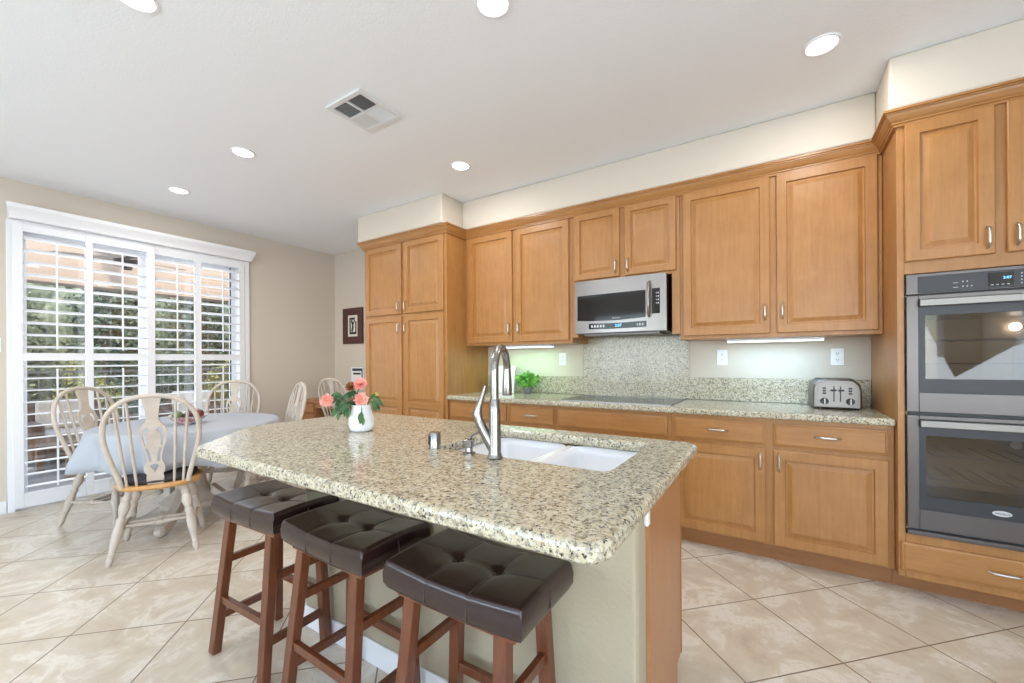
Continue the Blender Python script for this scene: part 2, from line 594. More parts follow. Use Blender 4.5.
# ------------------------------------------------------------------ outdoors
def out(o): return o
struct(B().box(-11.0, XL - .15, -6, 12, -.20, -.08).build('floor_patio', 'deck'))
struct(B().box(-30, -11.0, -15, 22, -.40, -.14).build('ground', 'soil'))
struct(B().box(-7.35, XL - .15, -5, 11, 3.05, 3.2).build('patio_roof', 'stucco'))  # unseen roof, cut short so sun reaches the beam
struct(B().box(-8.6, -8.3, -5, 11, 2.33, 3.05).build('patio_beam', 'stucco', bevel=.01))
for k in range(8):
    yy = -4.5 + k * 2.1
    struct(B().box(-8.6, -7.35, yy - .06, yy + .06, 3.051, 3.2).build('patio_rafter', 'stucco'))  # spans the gap left open for sun on the beam
for y in (-.9, 6.6):
    p = B().box(-8.62, -8.28, y - .17, y + .17, -.08, 2.33)
    struct(p.build('patio_post', 'stucco', bevel=.01))
f = B()
f.box(-10.42, -10.38, -3, 9.5, 1.06, 1.10).box(-10.42, -10.38, -3, 9.5, .06, .09)
f2 = thing('patio_railing', 'grey iron picket railing at the patio edge seen through the shutters', 'railing')
f.build('rail', 'rail', f2)
pk = B()
y = -3
while y < 9.5:
    pk.box(-10.408, -10.392, y - .009, y + .009, -.08, 1.06)
    y += .135
pk.build('pickets', 'rail', f2)
settle(f2, (-10.4, 3, -.08))


def leaves(bm, c, rad, n, size, seed, shell=.55):
    rnd = random.Random(seed)
    for _ in range(n):
        while True:
            v = Vector((rnd.uniform(-1, 1), rnd.uniform(-1, 1), rnd.uniform(-1, 1)))
            if shell < v.length < 1: break
        p = Vector(c) + Vector((v.x * rad[0], v.y * rad[1], v.z * rad[2]))
        a = Vector((rnd.gauss(0, 1), rnd.gauss(0, 1), rnd.gauss(0, .6))).normalized()
        b_ = a.cross(Vector((rnd.gauss(0, 1), rnd.gauss(0, 1), rnd.gauss(0, 1)))).normalized()
        s = size * rnd.uniform(.6, 1.3)
        mid = p + a * s * .5 + b_.cross(a) * s * .12
        q = [p, mid + b_ * s * .28, p + a * s, mid - b_ * s * .28]
        vs = [bm.verts.new(x) for x in q]
        bm.faces.new(vs)


def shrub(name, label, x, y, h, rad, mat, n, size, seed, cat='tree'):
    t = thing(name, label, cat, 'trees and shrubs beyond the patio')
    l = B()
    rnd = random.Random(seed)
    for k in range(9):
        c = (x + rnd.uniform(-.5, .5) * rad, y + rnd.uniform(-.6, .6) * rad, h * rnd.uniform(.22, .78))
        leaves(l.bm, c, (rad * .62, rad * .62, h * .27), n // 9, size, seed * 31 + k)
    l.build('foliage', mat, t)
    B().tube([(x, y, -.14), (x + .05, y, h * .3), (x - .04, y + .05, h * .7)], [.07, .055, .03], 8).build('trunk', 'bark', t)
    settle(t, (x, y, -.14))


T_ = -12.95
for lab, x, y, h_, r_, mt, n_, sz, sd_ in (
        ('grey green tree seen through the left bay of the left shutter', T_, 1.15, 4.4, .78, 'hedge1', 3000, .13, 1),
        ('deep green tree seen through the second bay of the left shutter', T_, 3.0, 4.6, .80, 'hedge3', 3000, .13, 2),
        ('dark green tree seen through the first bay of the right shutter', T_, 4.87, 4.6, .74, 'hedge3', 3000, .13, 3),
        ('grey green tree seen through the last bay of the right shutter', T_, 6.75, 4.6, .74, 'hedge1', 3000, .13, 5),
        ('grey green tree at the far left end of the garden', T_, -.7, 4.6, .78, 'hedge1', 2000, .15, 11),
        ('grey green tree at the far right end of the garden', T_, 8.55, 4.6, .80, 'hedge1', 2000, .15, 12)):
    shrub('tree', lab, x, y, h_, r_, mt, n_, sz, sd_)
for lab, y, h_, mt, sd_ in (('olive bush low behind the railing in the left shutter bay', 1.2, 1.3, 'hedge1', 6), ('yellow green bush low behind the railing in the second shutter bay', 2.45, 1.3, 'hedge2', 8),
                            ('dark green bush low behind the railing in the third shutter bay', 3.7, 1.2, 'hedge3', 9), ('bright yellow green bush low behind the railing in the right shutter', 4.95, 1.5, 'hedge2', 4)):
    shrub('bush', lab, -11.55, y, h_, .45, mt, 1500, .09, sd_, 'bush')
b = B()
for k in range(27): leaves(b.bm, (-14.9, -4 + k * .6, random.uniform(.8, 4.2)), (.55, .75, 1.4), 260, .24, 100 + k, .3)
L = []
for i in range(41):
    yy = -5 + i * .45
    L.append([(-14.9 + .38 * math.cos(a) * (1 + .25 * math.sin(3.1 * i + a * 4)), yy, 2.3 + 2.9 * math.sin(a) * (1 + .06 * math.sin(2.3 * i))) for a in [2 * math.pi * k / 18 for k in range(18)]])
b.loops(L)
hd = tag(settle_mesh(b.build('hedge', 'hedge1'), (-14.9, 3.5, -.14)), 'tall leafy hedge along the back of the garden', 'hedge')

# patio seating
def patio_chair(label, x, y, rz):
    t = thing('patio_armchair', label, 'armchair', 'wicker armchairs on the patio')
    b = B().box(-.36, .36, -.36, .36, .10, .30).box(-.36, .36, -.40, -.28, .30, .76)
    b.box(-.40, -.28, -.36, .36, .10, .56).box(.28, .40, -.36, .36, .10, .56)
    b.build('wicker_frame', 'wicker', t, bevel=.03)
    B().box(-.275, .275, -.27, .37, .302, .43).build('seat_cushion', 'pad', t, bevel=.035, seg=3)
    B().box(-.275, .275, -.278, -.16, .432, .80).build('back_cushion', 'pad', t, bevel=.035, seg=3)
    for sx in (-1, 1):
        for sy in (-1, 1): B().box(sx * .32 - .025, sx * .32 + .025, sy * .31 - .025, sy * .31 + .025, 0, .10).build('foot', 'wicker', t)
    place(t, x, y, rz, -.08)


patio_chair('brown wicker armchair with cream cushions outside the left end of the patio door', -8.0, 1.5, R(-90))
patio_chair('brown wicker armchair with cream cushions outside the middle of the patio door', -8.7, 3.1, R(-115))
t = thing('patio_table', 'low brown slatted patio table outside the patio door', 'table')
b = B()
for k in range(7): b.box(-.45, .45, -.42 + k * .122, -.42 + k * .122 + .11, .40, .43)
b.build('tabletop', 'teak', t, bevel=.004)
B().box(-.42, .42, -.39, -.36, .33, .40).box(-.42, .42, .36, .39, .33, .40).box(-.42, -.39, -.36, .36, .33, .40).box(.39, .42, -.36, .36, .33, .40).build('apron', 'teak', t)
for sx in (-1, 1):
    for sy in (-1, 1): B().box(sx * .39 - .03, sx * .39 + .03, sy * .36 - .03, sy * .36 + .03, 0, .40).build('leg', 'teak', t)
place(t, -7.1, 1.55, R(8), -.08)
t = thing('ceiling_fan', 'dark bronze patio ceiling fan seen through the left shutter', 'fan')
B().lathe([(.02, .55), (.02, .14)]).build('downrod', 'bronze', t)
B().lathe([(.03, .15), (.11, .12), (.13, .05), (.12, 0), (.06, -.04), (.05, -.09), (.001, -.1)], 20).build('motor', 'bronze', t, smooth=40)
for k in range(5):
    a = k * 2 * math.pi / 5 + .5
    bl = B().box(.12, .66, -.065, .065, .03, .04)
    bl.bm.transform(Matrix.Rotation(a, 4, 'Z') @ Matrix.Rotation(R(10), 4, 'X'))
    bl.build('blade', 'pad', t, bevel=.004)
place(t, -6.9, 1.80, 0, 2.50)

# ------------------------------------------------------------------ cabinets
def door_mesh(b, x0, x1, z0, z1, y, th=.02, fr=.055, flip=1, bot=None, top=None):
    bot = fr if bot is None else bot
    top = fr if top is None else top
    def ring(i, l, r_, bo, to, d): return [(x0 + l, y + flip * d, z0 + bo), (x1 - r_, y + flip * d, z0 + bo), (x1 - r_, y + flip * d, z1 - to), (x0 + l, y + flip * d, z1 - to)]
    L = [ring(0, 0, 0, 0, 0, th), ring(0, 0, 0, 0, 0, .004), ring(0, .004, .004, .004, .004, 0)]
    for e, d in ((0, 0), (.004, .012), (.012, .012), (.036, .003)):
        L.append(ring(0, fr + e, fr + e, bot + e, top + e, d))
    b.loops(L)


def drawer_mesh(b, x0, x1, z0, z1, y, th=.02, flip=1):
    def ring(e, d): return [(x0 + e, y + flip * d, z0 + e), (x1 - e, y + flip * d, z0 + e), (x1 - e, y + flip * d, z1 - e), (x0 + e, y + flip * d, z1 - e)]
    b.loops([ring(0, th), ring(0, .007), ring(.003, .005), ring(.009, .004), ring(.014, 0)])


def pull(parent, x, z, y, vertical=True, L=.10, flip=1, name='handle'):
    pts = []
    for k in range(9):
        s = -1 + k / 4
        d = -.026 * (1 - s ** 8)
        pts.append((x, y + flip * d, z + s * L / 2) if vertical else (x + s * L / 2, y + flip * d, z))
    return B().tube(pts, [.0055, .0065, .0068, .0068, .0068, .0068, .0068, .0065, .0055], 8).build(name, 'nickel', parent, smooth=50)


def cab_door(root, x0, x1, z0, z1, y, hx=None, hz=None, **k):
    b = B()
    door_mesh(b, x0, x1, z0, z1, y, **k)
    o = b.build('door', 'maple', root)
    if hx is not None: pull(o, hx, hz, y, flip=k.get('flip', 1))
    return o


def cab_drawer(root, x0, x1, z0, z1, y, handle=True, name='drawer'):
    b = B()
    drawer_mesh(b, x0, x1, z0, z1, y)
    o = b.build(name, 'maple_h', root)
    if handle: pull(o, (x0 + x1) / 2, (z0 + z1) / 2 + .005, y, False, .115)
    return o


def carcase(root, x0, x1, yf, yb, z0, z1, kick=0):
    b = B().box(x0, x1, yf, yb, z0, z1)
    o = b.build('carcase', 'maple', root, bevel=.002)
    if kick: B().box(x0, x1, yf + .075, yb, 0, z0).build('toe_kick', 'maple_d', root)
    return o


# pantry
PF = 2.89
t = thing('pantry_cabinet', 'tall light maple pantry cabinet with four doors at the left end of the cabinets', 'cabinet')
carcase(t, -3.72, -2.56, PF + .02, YB - .001, .11, 2.43, 1)
for x0, x1, hx in ((-3.69, -3.148, -3.178), (-3.11, -2.592, -3.08)):
    cab_door(t, x0, x1, 1.705, 2.415, PF, hx, 1.78)
    b = B()
    door_mesh(b, x0, x1, .13, .80, PF, top=.03)
    door_mesh(b, x0, x1, .80, 1.685, PF, bot=.03)
    o = b.build('door', 'maple', t)
    pull(o, hx, 1.56, PF)
settle(t, (-3.14, 3.2, 0))

UF = 3.17
g = 'wall cabinets above the counter'
t = thing('wall_cabinet', 'maple wall cabinet with two tall doors next to the pantry', 'cabinet', g)
carcase(t, -2.558, -1.425, UF + .02, YB - .001, 1.375, 2.43)
cab_door(t, -2.515, -2.012, 1.40, 2.415, UF, -2.04, 1.52)
cab_door(t, -1.972, -1.45, 1.40, 2.415, UF, -1.94, 1.52)
settle(t, (-2, 3.37, 1.375))
t = thing('wall_cabinet', 'short two-door maple wall cabinet right above the microwave', 'cabinet', g)
carcase(t, -1.423, -.577, UF + .02, YB - .001, 1.862, 2.43)
B().box(-1.423, -1.372, UF + .02, YB - .001, 1.42, 1.862).build('filler', 'maple', t)
B().box(-.632, -.577, UF + .02, YB - .001, 1.42, 1.862).build('filler', 'maple', t)
cab_door(t, -1.40, -1.018, 1.885, 2.425, UF, -1.045, 1.965, fr=.05)
cab_door(t, -.978, -.60, 1.885, 2.425, UF, -.95, 1.965, fr=.05)
settle(t, (-1, 3.37, 1.862))
t = thing('wall_cabinet', 'maple wall cabinet with two wide doors between microwave and ovens', 'cabinet', g)
carcase(t, -.575, .534, UF + .02, YB - .001, 1.375, 2.43)
cab_door(t, -.555, -.022, 1.40, 2.42, UF, -.05, 1.54)
cab_door(t, .014, .512, 1.40, 2.42, UF, .045, 1.54)
settle(t, (0, 3.37, 1.375))

# oven tower cabinet
OF = 2.87
t = thing('oven_cabinet', 'tall maple cabinet at the right edge that houses the double oven', 'cabinet')
b = B().box(.536, .564, OF, YB - .001, .11, 2.43).box(1.245, 1.275, OF, YB - .001, .11, 2.43)
b.box(.564, 1.245, OF, YB - .001, 1.66, 2.43).box(.564, 1.245, OF, YB - .001, .11, .335).box(.564, 1.245, 3.48, YB - .001, .335, 1.66)
b.build('carcase', 'maple', t, bevel=.002)
B().box(.536, 1.275, 3.0105, YB - .001, 0, .11).build('toe_kick', 'maple_d', t)
cab_door(t, .566, .879, 1.722, 2.42, OF - .02, .852, 1.80)
cab_door(t, .917, 1.23, 1.722, 2.42, OF - .02, .945, 1.80)
cab_drawer(t, .545, 1.26, .148, .292, OF - .02)
settle(t, (.9, 3.2, 0))

# crown moulding along the tops
def crown_prof(): return [(-.001, 2.420), (-.014, 2.420), (-.014, 2.432), (-.020, 2.434), (-.020, 2.440), (-.028, 2.448), (-.040, 2.466), (-.044, 2.476), (-.050, 2.477), (-.050, 2.484), (-.058, 2.486), (-.058, 2.4965), (-.001, 2.4965)]
cr = B()
# plan path: outer faces of the cabinets, seen from above
path = [(-3.72, 3.559), (-3.72, PF + .02), (-2.56, PF + .02), (-2.56, UF + .02), (.536, UF + .02), (.536, OF), (1.275, OF), (1.275, 3.5)]
nrm = [(-1, 0), (-1, -1), (1, -1), (1, -1), (-1, -1), (-1, -1), (1, -1), (1, 0)]
loops = []
for (x, y), (nx, ny) in zip(path, nrm):
    loops.append([(x + nx * -d, y + ny * -d, z) for d, z in crown_prof()])
cr.loops(loops)
tag(settle_mesh(cr.build('crown_moulding', 'maple_h'), (-1, 3.2, 2.418)), 'maple crown moulding running along the tops of all wall and tall cabinets', 'moulding')

# base cabinets
BF = 2.915
g = 'base cabinets under the granite counter'
t = thing('base_cabinet', 'maple base cabinet with a drawer, first after the pantry', 'cabinet', g)
carcase(t, -2.558, -1.897, BF + .02, YB - .001, .11, .874, 1)
cab_drawer(t, -2.53, -1.92, .712, .848, BF)
cab_door(t, -2.53, -2.245, .125, .686, BF, -2.27, .60)
cab_door(t, -2.21, -1.92, .125, .686, BF, -2.18, .60)
settle(t, (-2.2, 3.25, 0))
t = thing('base_cabinet', 'narrow maple base cabinet with a short drawer, left of the cooktop', 'cabinet', g)
carcase(t, -1.895, -1.457, BF + .02, YB - .001, .11, .874, 1)
cab_drawer(t, -1.875, -1.475, .712, .848, BF)
cab_door(t, -1.875, -1.475, .125, .686, BF, -1.50, .60)
settle(t, (-1.67, 3.25, 0))
t = thing('base_cabinet', 'maple base cabinet under the cooktop with a wide false drawer front', 'cabinet', g)
carcase(t, -1.455, -.593, BF + .02, YB - .001, .11, .874, 1)
cab_drawer(t, -1.437, -.616, .712, .848, BF, False, 'false_front')
cab_door(t, -1.437, -1.045, .125, .686, BF, -1.07, .60)
cab_door(t, -1.008, -.616, .125, .686, BF, -.98, .60)
settle(t, (-1.02, 3.25, 0))
t = thing('base_cabinet', 'maple base cabinet with two drawers and two wide doors, left of the ovens', 'cabinet', g)
carcase(t, -.591, .534, BF + .02, YB - .001, .11, .874, 1)
cab_drawer(t, -.568, -.048, .712, .848, BF)
cab_drawer(t, -.007, .508, .712, .848, BF)
cab_door(t, -.568, -.048, .122, .688, BF, -.075, .615)
cab_door(t, -.007, .508, .122, .688, BF, .02, .615)
settle(t, (-.03, 3.25, 0))

# counter, splash
ct = B().box(-2.557, .534, 2.89, YB - .001, .875, .914).build('countertop', 'granite', bevel=.012, seg=3)
tag(settle_mesh(ct, (-1, 3.2, .875)), 'long speckled granite countertop along the back wall cabinets', 'countertop')
s = B().box(-2.557, -1.478, 3.54, 3.558, .915, 1.08).box(-.578, .534, 3.54, 3.558, .915, 1.09).box(-1.478, -.578, 3.54, 3.558, .915, 1.43)
tag(settle_mesh(s.build('backsplash', 'granite', bevel=.003), (-1, 3.55, .915)), 'granite backsplash with a tall piece behind the cooktop', 'backsplash')

t = thing('cooktop', 'black glass cooktop set in the granite counter under the microwave', 'cooktop')
B().box(-1.425, -.60, 2.95, 3.47, .9145, .921).build('glass_top', 'cook', t, bevel=.003)
B().box(-1.43, -.595, 2.944, 2.95, .9145, .9225).box(-1.43, -.595, 3.47, 3.476, .9145, .9225).box(-1.43, -1.425, 2.95, 3.47, .9145, .9225).box(-.60, -.595, 2.95, 3.47, .9145, .9225).build('steel_edge', 'steel', t)
for x, y, r_ in ((-1.22, 3.10, .10), (-1.2, 3.34, .075), (-.82, 3.1, .08), (-.82, 3.34, .10)):
    B().loops([[(x + q * math.cos(a * math.pi / 20), y + q * math.sin(a * math.pi / 20), .9214) for a in range(40)] for q in (r_, r_ - .003)], False, False).build('burner_ring', 'panel', t)
settle(t, (-1.01, 3.2, .9145))

# microwave
t = thing('microwave', 'stainless over-the-range microwave with dark window above the cooktop', 'microwave')
x0, x1, yf, z0, z1 = -1.365, -.655, 3.10, 1.44, 1.86
B().box(x0, x1, yf + .02, YB - .002, z0, z1).build('case', 'dsteel', t, bevel=.003)
# bowed stainless front
b = B()
N = 16
loops = []
for k in range(N + 1):
    x = x0 + (x1 - x0) * k / N
    s_ = 2 * k / N - 1
    yy = yf + .012 * s_ * s_
    loops.append([(x, yf + .021, z0 + .006), (x, yf + .021, z1), (x, yy, z1), (x, yy, z0 + .006)])
b.loops(loops)
b.build('door', 'steel_h', t)
def bow(s_): return yf + .012 * s_ * s_ - .0012
def mw_strip(xa, xb, fa, fb, name, mat):
    b = B()
    L = []
    for k in range(13):
        x = xa + (xb - xa) * k / 12
        y = bow((x - x0) / (x1 - x0) * 2 - 1)
        L.append([(x, y, fa(k / 12)), (x, y, fb(k / 12)), (x, y + .004, fb(k / 12)), (x, y + .004, fa(k / 12))])
    return b.loops(L).build(name, mat, t)
arc = lambda a, h: (lambda s_: a - h * (1 - (2 * s_ - 1) ** 2))
mw_strip(x0 + .02, x1 - .145, arc(z0 + .108, .012), lambda s_: z1 - .115 + .004 * s_, 'window', 'bglass')
mw_strip(x1 - .10, x1 - .045, lambda s_: z0 + .13, lambda s_: z1 - .105, 'key_panel', 'bglass')
cp = mw_strip(x0 + .12, x1 - .14, arc(z0 + .036, .004), arc(z0 + .08, .004), 'control_strip', 'bglass')
mw_strip(x0 + .02, x1 - .13, arc(z0 + .094, .012), arc(z0 + .103, .012), 'window_lip', 'steel_h')
hx = x1 - .118
B().tube([(hx, yf + .008, z0 + .11), (hx, yf - .028, z0 + .125), (hx, yf - .034, (z0 + z1) / 2), (hx, yf - .028, z1 - .07), (hx, yf + .008, z1 - .055)], [.010, .011, .011, .011, .010], 10).build('handle', 'steel', t, smooth=60)
k_ = B()
for i in range(8): k_.box(x0 + .14 + i * .024, x0 + .154 + i * .024, bow(.4) - .001, bow(.4) + .003, z0 + .046, z0 + .066)
for i in range(7): k_.box(x1 - .30 + i * .021, x1 - .288 + i * .021, bow(.5) - .001, bow(.5) + .003, z0 + .048, z0 + .064)
for i in range(3):
    for j in range(4): k_.box(x1 - .09 + i * .015, x1 - .082 + i * .015, bow(.85) - .001, bow(.85) + .003, z0 + .20 + j * .025, z0 + .21 + j * .025)
k_.build('keys', 'print', t)
text_part('clock_digits', '2:07', .03, 'blue_led', t, face_mY(x0 + .36, bow(0) - .003, z0 + .055))
text_part('maker_name', 'SAMSUNG', .014, 'print', t, face_mY(x0 + .345, bow(0) - .003, z0 + .113))
B().box(x0 + .06, x1 - .06, yf + .06, yf + .3, z0 - .012, z0).build('grease_filter', 'dsteel', t)
settle(t, ((x0 + x1) / 2, 3.3, z0))

# double oven
t = thing('double_oven', 'built-in stainless double wall oven in the tall cabinet at right', 'oven')
ox0, ox1 = .567, 1.243
oy = 2.845
B().box(ox0, ox1, oy + .03, 3.47, .34, 1.655).build('case', 'black', t)
B().box(ox0, ox1, oy + .005, oy + .03, 1.552, 1.655).build('control_panel', 'dsteel', t, bevel=.003)
cp = B().box(ox0 + .043, ox1 - .043, oy + .002, oy + .01, 1.557, 1.640).build('touch_glass', 'panel', t, bevel=.002)
ds = B().box(.852, .932, oy + .0, oy + .004, 1.567, 1.630).build('display', 'bglass', t)
text_part('clock_digits', '2:07', .016, 'blue_led', ds, face_mY(.912, oy - .001, 1.604))
k_ = B()
for i in range(3): k_.box(.766 + i * .015, .770 + i * .015, oy + .0008, oy + .003, 1.574, 1.580)
for i in range(2): k_.box(.766 + i * .015, .770 + i * .015, oy + .0008, oy + .003, 1.597, 1.603)
k_.box(.735, .752, oy + .0008, oy + .003, 1.573, 1.5752).box(.735, .752, oy + .0008, oy + .003, 1.595, 1.5972)
for i in range(4): k_.box(.860 + i * .017, .868 + i * .017, oy - .0008, oy + .003, 1.572, 1.575)
for i in range(4):
    for j in range(3): k_.box(.955 + j * .02, .959 + j * .02, oy + .0008, oy + .003, 1.572 + i * .015, 1.577 + i * .015)
k_.build('keys', 'print', t)
def oven_door(z0, z1, badge):
    b = B()
    # stainless door surround with an opening for the glass
    b.box(ox0, ox0 + .045, oy, oy + .03, z0, z1).box(ox1 - .045, ox1, oy, oy + .03, z0, z1)
    b.box(ox0 + .045, ox1 - .045, oy, oy + .03, z0, z0 + .097).box(ox0 + .045, ox1 - .045, oy, oy + .03, z1 - .02, z1)
    d = b.build('door', 'dsteel', t, bevel=.002)
    g_ = B().box(ox0 + .045, ox0 + .069, oy + .003, oy + .012, z0 + .097, z1 - .02).box(ox1 - .069, ox1 - .045, oy + .003, oy + .012, z0 + .097, z1 - .02)
    g_.box(ox0 + .069, ox1 - .069, oy + .003, oy + .012, z0 + .097, z0 + .166).box(ox0 + .069, ox1 - .069, oy + .003, oy + .012, z1 - .10, z1 - .02)
    g_.build('glass_border', 'panel', d)
    B().box(ox0 + .069, ox1 - .069, oy + .006, oy + .012, z0 + .166, z1 - .10).build('oven_window', 'oven_pane', d)
    # oven racks behind the window
    r_ = B()
    for zz in (z0 + .24, z0 + .36):
        for k in range(7):
            xx = ox0 + .12 + k * .07
            r_.tube([(xx, oy + .08, zz), (xx, oy + .42, zz)], .0025, 6)
        r_.tube([(ox0 + .10, oy + .08, zz), (ox1 - .10, oy + .08, zz)], .0035, 6)
    h_ = B().box(ox0 + .044, ox1 - .044, oy - .028, oy - .014, z1 - .056, z1 - .022).box(ox0 + .05, ox0 + .075, oy - .016, oy + .004, z1 - .052, z1 - .026).box(ox1 - .075, ox1 - .05, oy - .016, oy + .004, z1 - .052, z1 - .026)
    h_.build('handle', 'toaster', d, bevel=.003)
    r_.build('rack', 'steel', t, smooth=50)
    if badge:
        bx = B().lathe([(.001, .0), (.042, 0), (.046, .002), (.042, .0042), (.001, .0045)], 28, Matrix.Translation((.892, oy + .004, z0 + .128)) @ Matrix.Rotation(math.pi / 2, 4, 'X') @ Matrix.Diagonal((.70, .29, 1, 1)))
        bo = bx.build('badge', 'print', d, smooth=40)
        text_part('maker_name', 'Whirlpool', .0115, 'panel', bo, face_mY(.892, oy - .001, z0 + .128))
M['oven_pane'] = pane('smoked_oven_window', (.70, .66, .61, 1), .045)
M['cavity'] = plain('oven_enamel', (176, 160, 138), .35)
oven_door(.962, 1.545, False)
oven_door(.375, .945, True)
# hollow cavities: replace the solid case by shelves of enamel
for o in [o for o in bpy.data.objects if o.name.startswith('case') and o.parent == t]: bpy.data.objects.remove(o)
b = B().box(ox0, ox0 + .075, oy + .031, 3.47, .34, 1.655).box(ox1 - .075, ox1, oy + .031, 3.47, .34, 1.655)
for za, zb in ((.375, .50), (.85, 1.10), (1.45, 1.655)): b.box(ox0 + .075, ox1 - .075, oy + .031, 3.47, za, zb)
b.box(ox0 + .075, ox1 - .075, oy + .45, 3.47, .50, 1.45)
b.build('case', 'cavity', t)
for zz, lit in ((.83, 'ceramic'), (1.455, 'lamp')):
    B().lathe([(.001, .012), (.022, .012), (.022, 0), (.001, 0)], 18, Matrix.Translation((1.075, oy + .43, zz - .06)) @ Matrix.Rotation(math.pi / 2, 4, 'X')).build('lamp_reflection_disc', lit, t)  # upper glowing disc stands for a ceiling light's reflection; lower disc is plain
B().box(ox0, ox1, oy + .004, oy + .05, .340, .362).build('bottom_vent_trim', 'dsteel', t, bevel=.003)
for za, zb in ((.362, .376), (.944, .963), (1.544, 1.553)):
    B().box(ox0 + .006, ox1 - .006, oy + .02, oy + .031, za, zb).build('vent_gap', 'black', t)
settle(t, (.905, 3.1, .34))

# under-cabinet lights
def strip_light(label, xa, xb, energy, color):
    t = thing('under_cabinet_light', label, 'light', 'strip lights under the wall cabinets')
    B().box(xa, xb, 3.33, 3.40, 1.358, 1.374).build('housing', 'white', t, bevel=.003)
    B().box(xa + .005, xb - .005, 3.335, 3.395, 1.350, 1.358).build('lens', 'strip', t)
    settle(t, ((xa + xb) / 2, 3.36, 1.374))
    d = bpy.data.lights.new('under_cabinet_lamp', 'AREA')
    d.shape = 'RECTANGLE'
    d.size, d.size_y = xb - xa - .02, .05
    d.energy = energy
    d.color = color
    o = bpy.data.objects.new('under_cabinet_lamp', d)
    COL.objects.link(o)
    o.location = ((xa + xb) / 2, 3.365, 1.347)


strip_light('lit white strip light under the cabinet left of the microwave', -2.30, -1.70, 2.0, (.45, 1.0, .66))
strip_light('lit white strip light under the cabinet right of the microwave', -.29, .275, 2.3, (.44, .74, 1.0))


def outlet(label, x, z, toggle=False):
    t = thing('wall_outlet', label, 'outlet', 'outlet plates above the counter')
    B().box(x - .036, x + .036, YB - .006, YB, z - .058, z + .058).build('cover_plate', 'outlet', t, bevel=.002)
    if toggle:
        B().box(x - .015, x + .015, YB - .010, YB - .006, z - .032, z + .032).build('rocker', 'outlet', t, bevel=.002)
    else:
        for dz in (-.021, .021):
            r_ = B().lathe([(.001, .004), (.0155, .004), (.0165, 0), (.001, 0)], 20, Matrix.Translation((x, YB - .006, z + dz)) @ Matrix.Rotation(math.pi / 2, 4, 'X')).build('receptacle', 'outlet', t)
            B().box(x - .007, x - .0045, YB - .0108, YB - .009, z + dz - .002, z + dz + .008).box(x + .0045, x + .007, YB - .0108, YB - .009, z + dz - .002, z + dz + .008).box(x - .002, x + .002, YB - .0108, YB - .009, z + dz - .010, z + dz - .006).build('slots', 'slot', r_)
    settle(t, (x, YB, z))


outlet('white outlet on the wall above the toaster', .361, 1.243)
outlet('white outlet on the wall just right of the tall granite splash', -.34, 1.245)
outlet('white outlet on the wall just left of the tall granite splash', -1.69, 1.243)
outlet('white switch plate in the wall corner beside the pantry side', -2.49, 1.25, True)

# toaster
t = thing('toaster', 'brushed steel four-slot toaster with two black dials, on the counter beside the ovens', 'toaster')
def tsec(y, e): return [(-.122 + e, y, .012), (.122 - e, y, .012), (.122 - e, y, .12), (.113 - e, y, .158 - e), (.09 - e, y, .182 - e), (.06, y, .188 - e), (-.06, y, .188 - e), (-.09 + e, y, .182 - e), (-.113 + e, y, .158 - e), (-.122 + e, y, .12)]
b = B().loops([tsec(-.13, .008), tsec(-.118, 0), tsec(.118, 0), tsec(.13, .008)])
b.build('body', 'toaster', t, bevel=.004)
B().loops([[(x * .84, -.133, .02 + (z - .012) * .84) for x, y, z in tsec(0, 0)], [(x * .84, -.128, .02 + (z - .012) * .84) for x, y, z in tsec(0, 0)]]).build('front_plate', 'toaster', t, bevel=.002)
sl = B()
for x in (-.075, -.028, .028, .075): sl.box(x - .014, x + .014, -.10, .10, .186, .1895)
sl.build('bread_slots', 'black', t)
for sx in (-1, 1):
    k = B().lathe([(.001, .018), (.017, .018), (.020, .014), (.021, 0), (.001, 0)], 20, Matrix.Translation((sx * .064, -.133, .052)) @ Matrix.Rotation(math.pi / 2, 4, 'X')).build('dial', 'black', t, smooth=40)
    B().box(sx * .064 - .003, sx * .064 + .003, -.153, -.150, .034, .070).build('dial_pointer', 'steel', k)
    g_ = B().box(sx * .016 - .003, sx * .016 + .003, -.1345, -.1325, .05, .145).build('lever_slot', 'black', t)
    B().box(sx * .019 - .014, sx * .019 + .014, -.152, -.1325, .115, .125).build('lever', 'black', t, bevel=.003)
    q = B()
    for i in range(3): q.box(sx * .064 - .009, sx * .064 + .009, -.1355, -.1325, .095 + i * .016, .106 + i * .016)
    q.build('buttons', 'panel', t, bevel=.001)
for sx in (-1, 1):
    for sy in (-1, 1): B().lathe([(.012, 0), (.012, .014)], 12, Matrix.Translation((sx * .1, sy * .1, 0))).build('foot', 'black', t)
place(t, .322, 3.37, R(2), .9145)

# potted plant by the splash
t = thing('potted_plant', 'small bright green plant in a grey pot on the back counter', 'plant')
B().lathe([(.001, 0), (.032, 0), (.04, .01), (.043, .07), (.040, .072), (.036, .062), (.001, .06)], 24).build('pot', 'pot', t, smooth=40)
b = B()
leaves(b.bm, (0, 0, .13), (.105, .09, .075), 420, .036, 5, .1)
rnd = random.Random(3)
for k in range(14):
    a, q = rnd.uniform(0, 6.3), rnd.uniform(.03, .09)
    b.tube([(0, 0, .06), (q * .5 * math.cos(a), q * .5 * math.sin(a), .11), (q * math.cos(a), q * math.sin(a), .15)], .0016, 5)
b.build('foliage', 'pgreen', t)
place(t, -1.985, 3.40, 0, .9145)

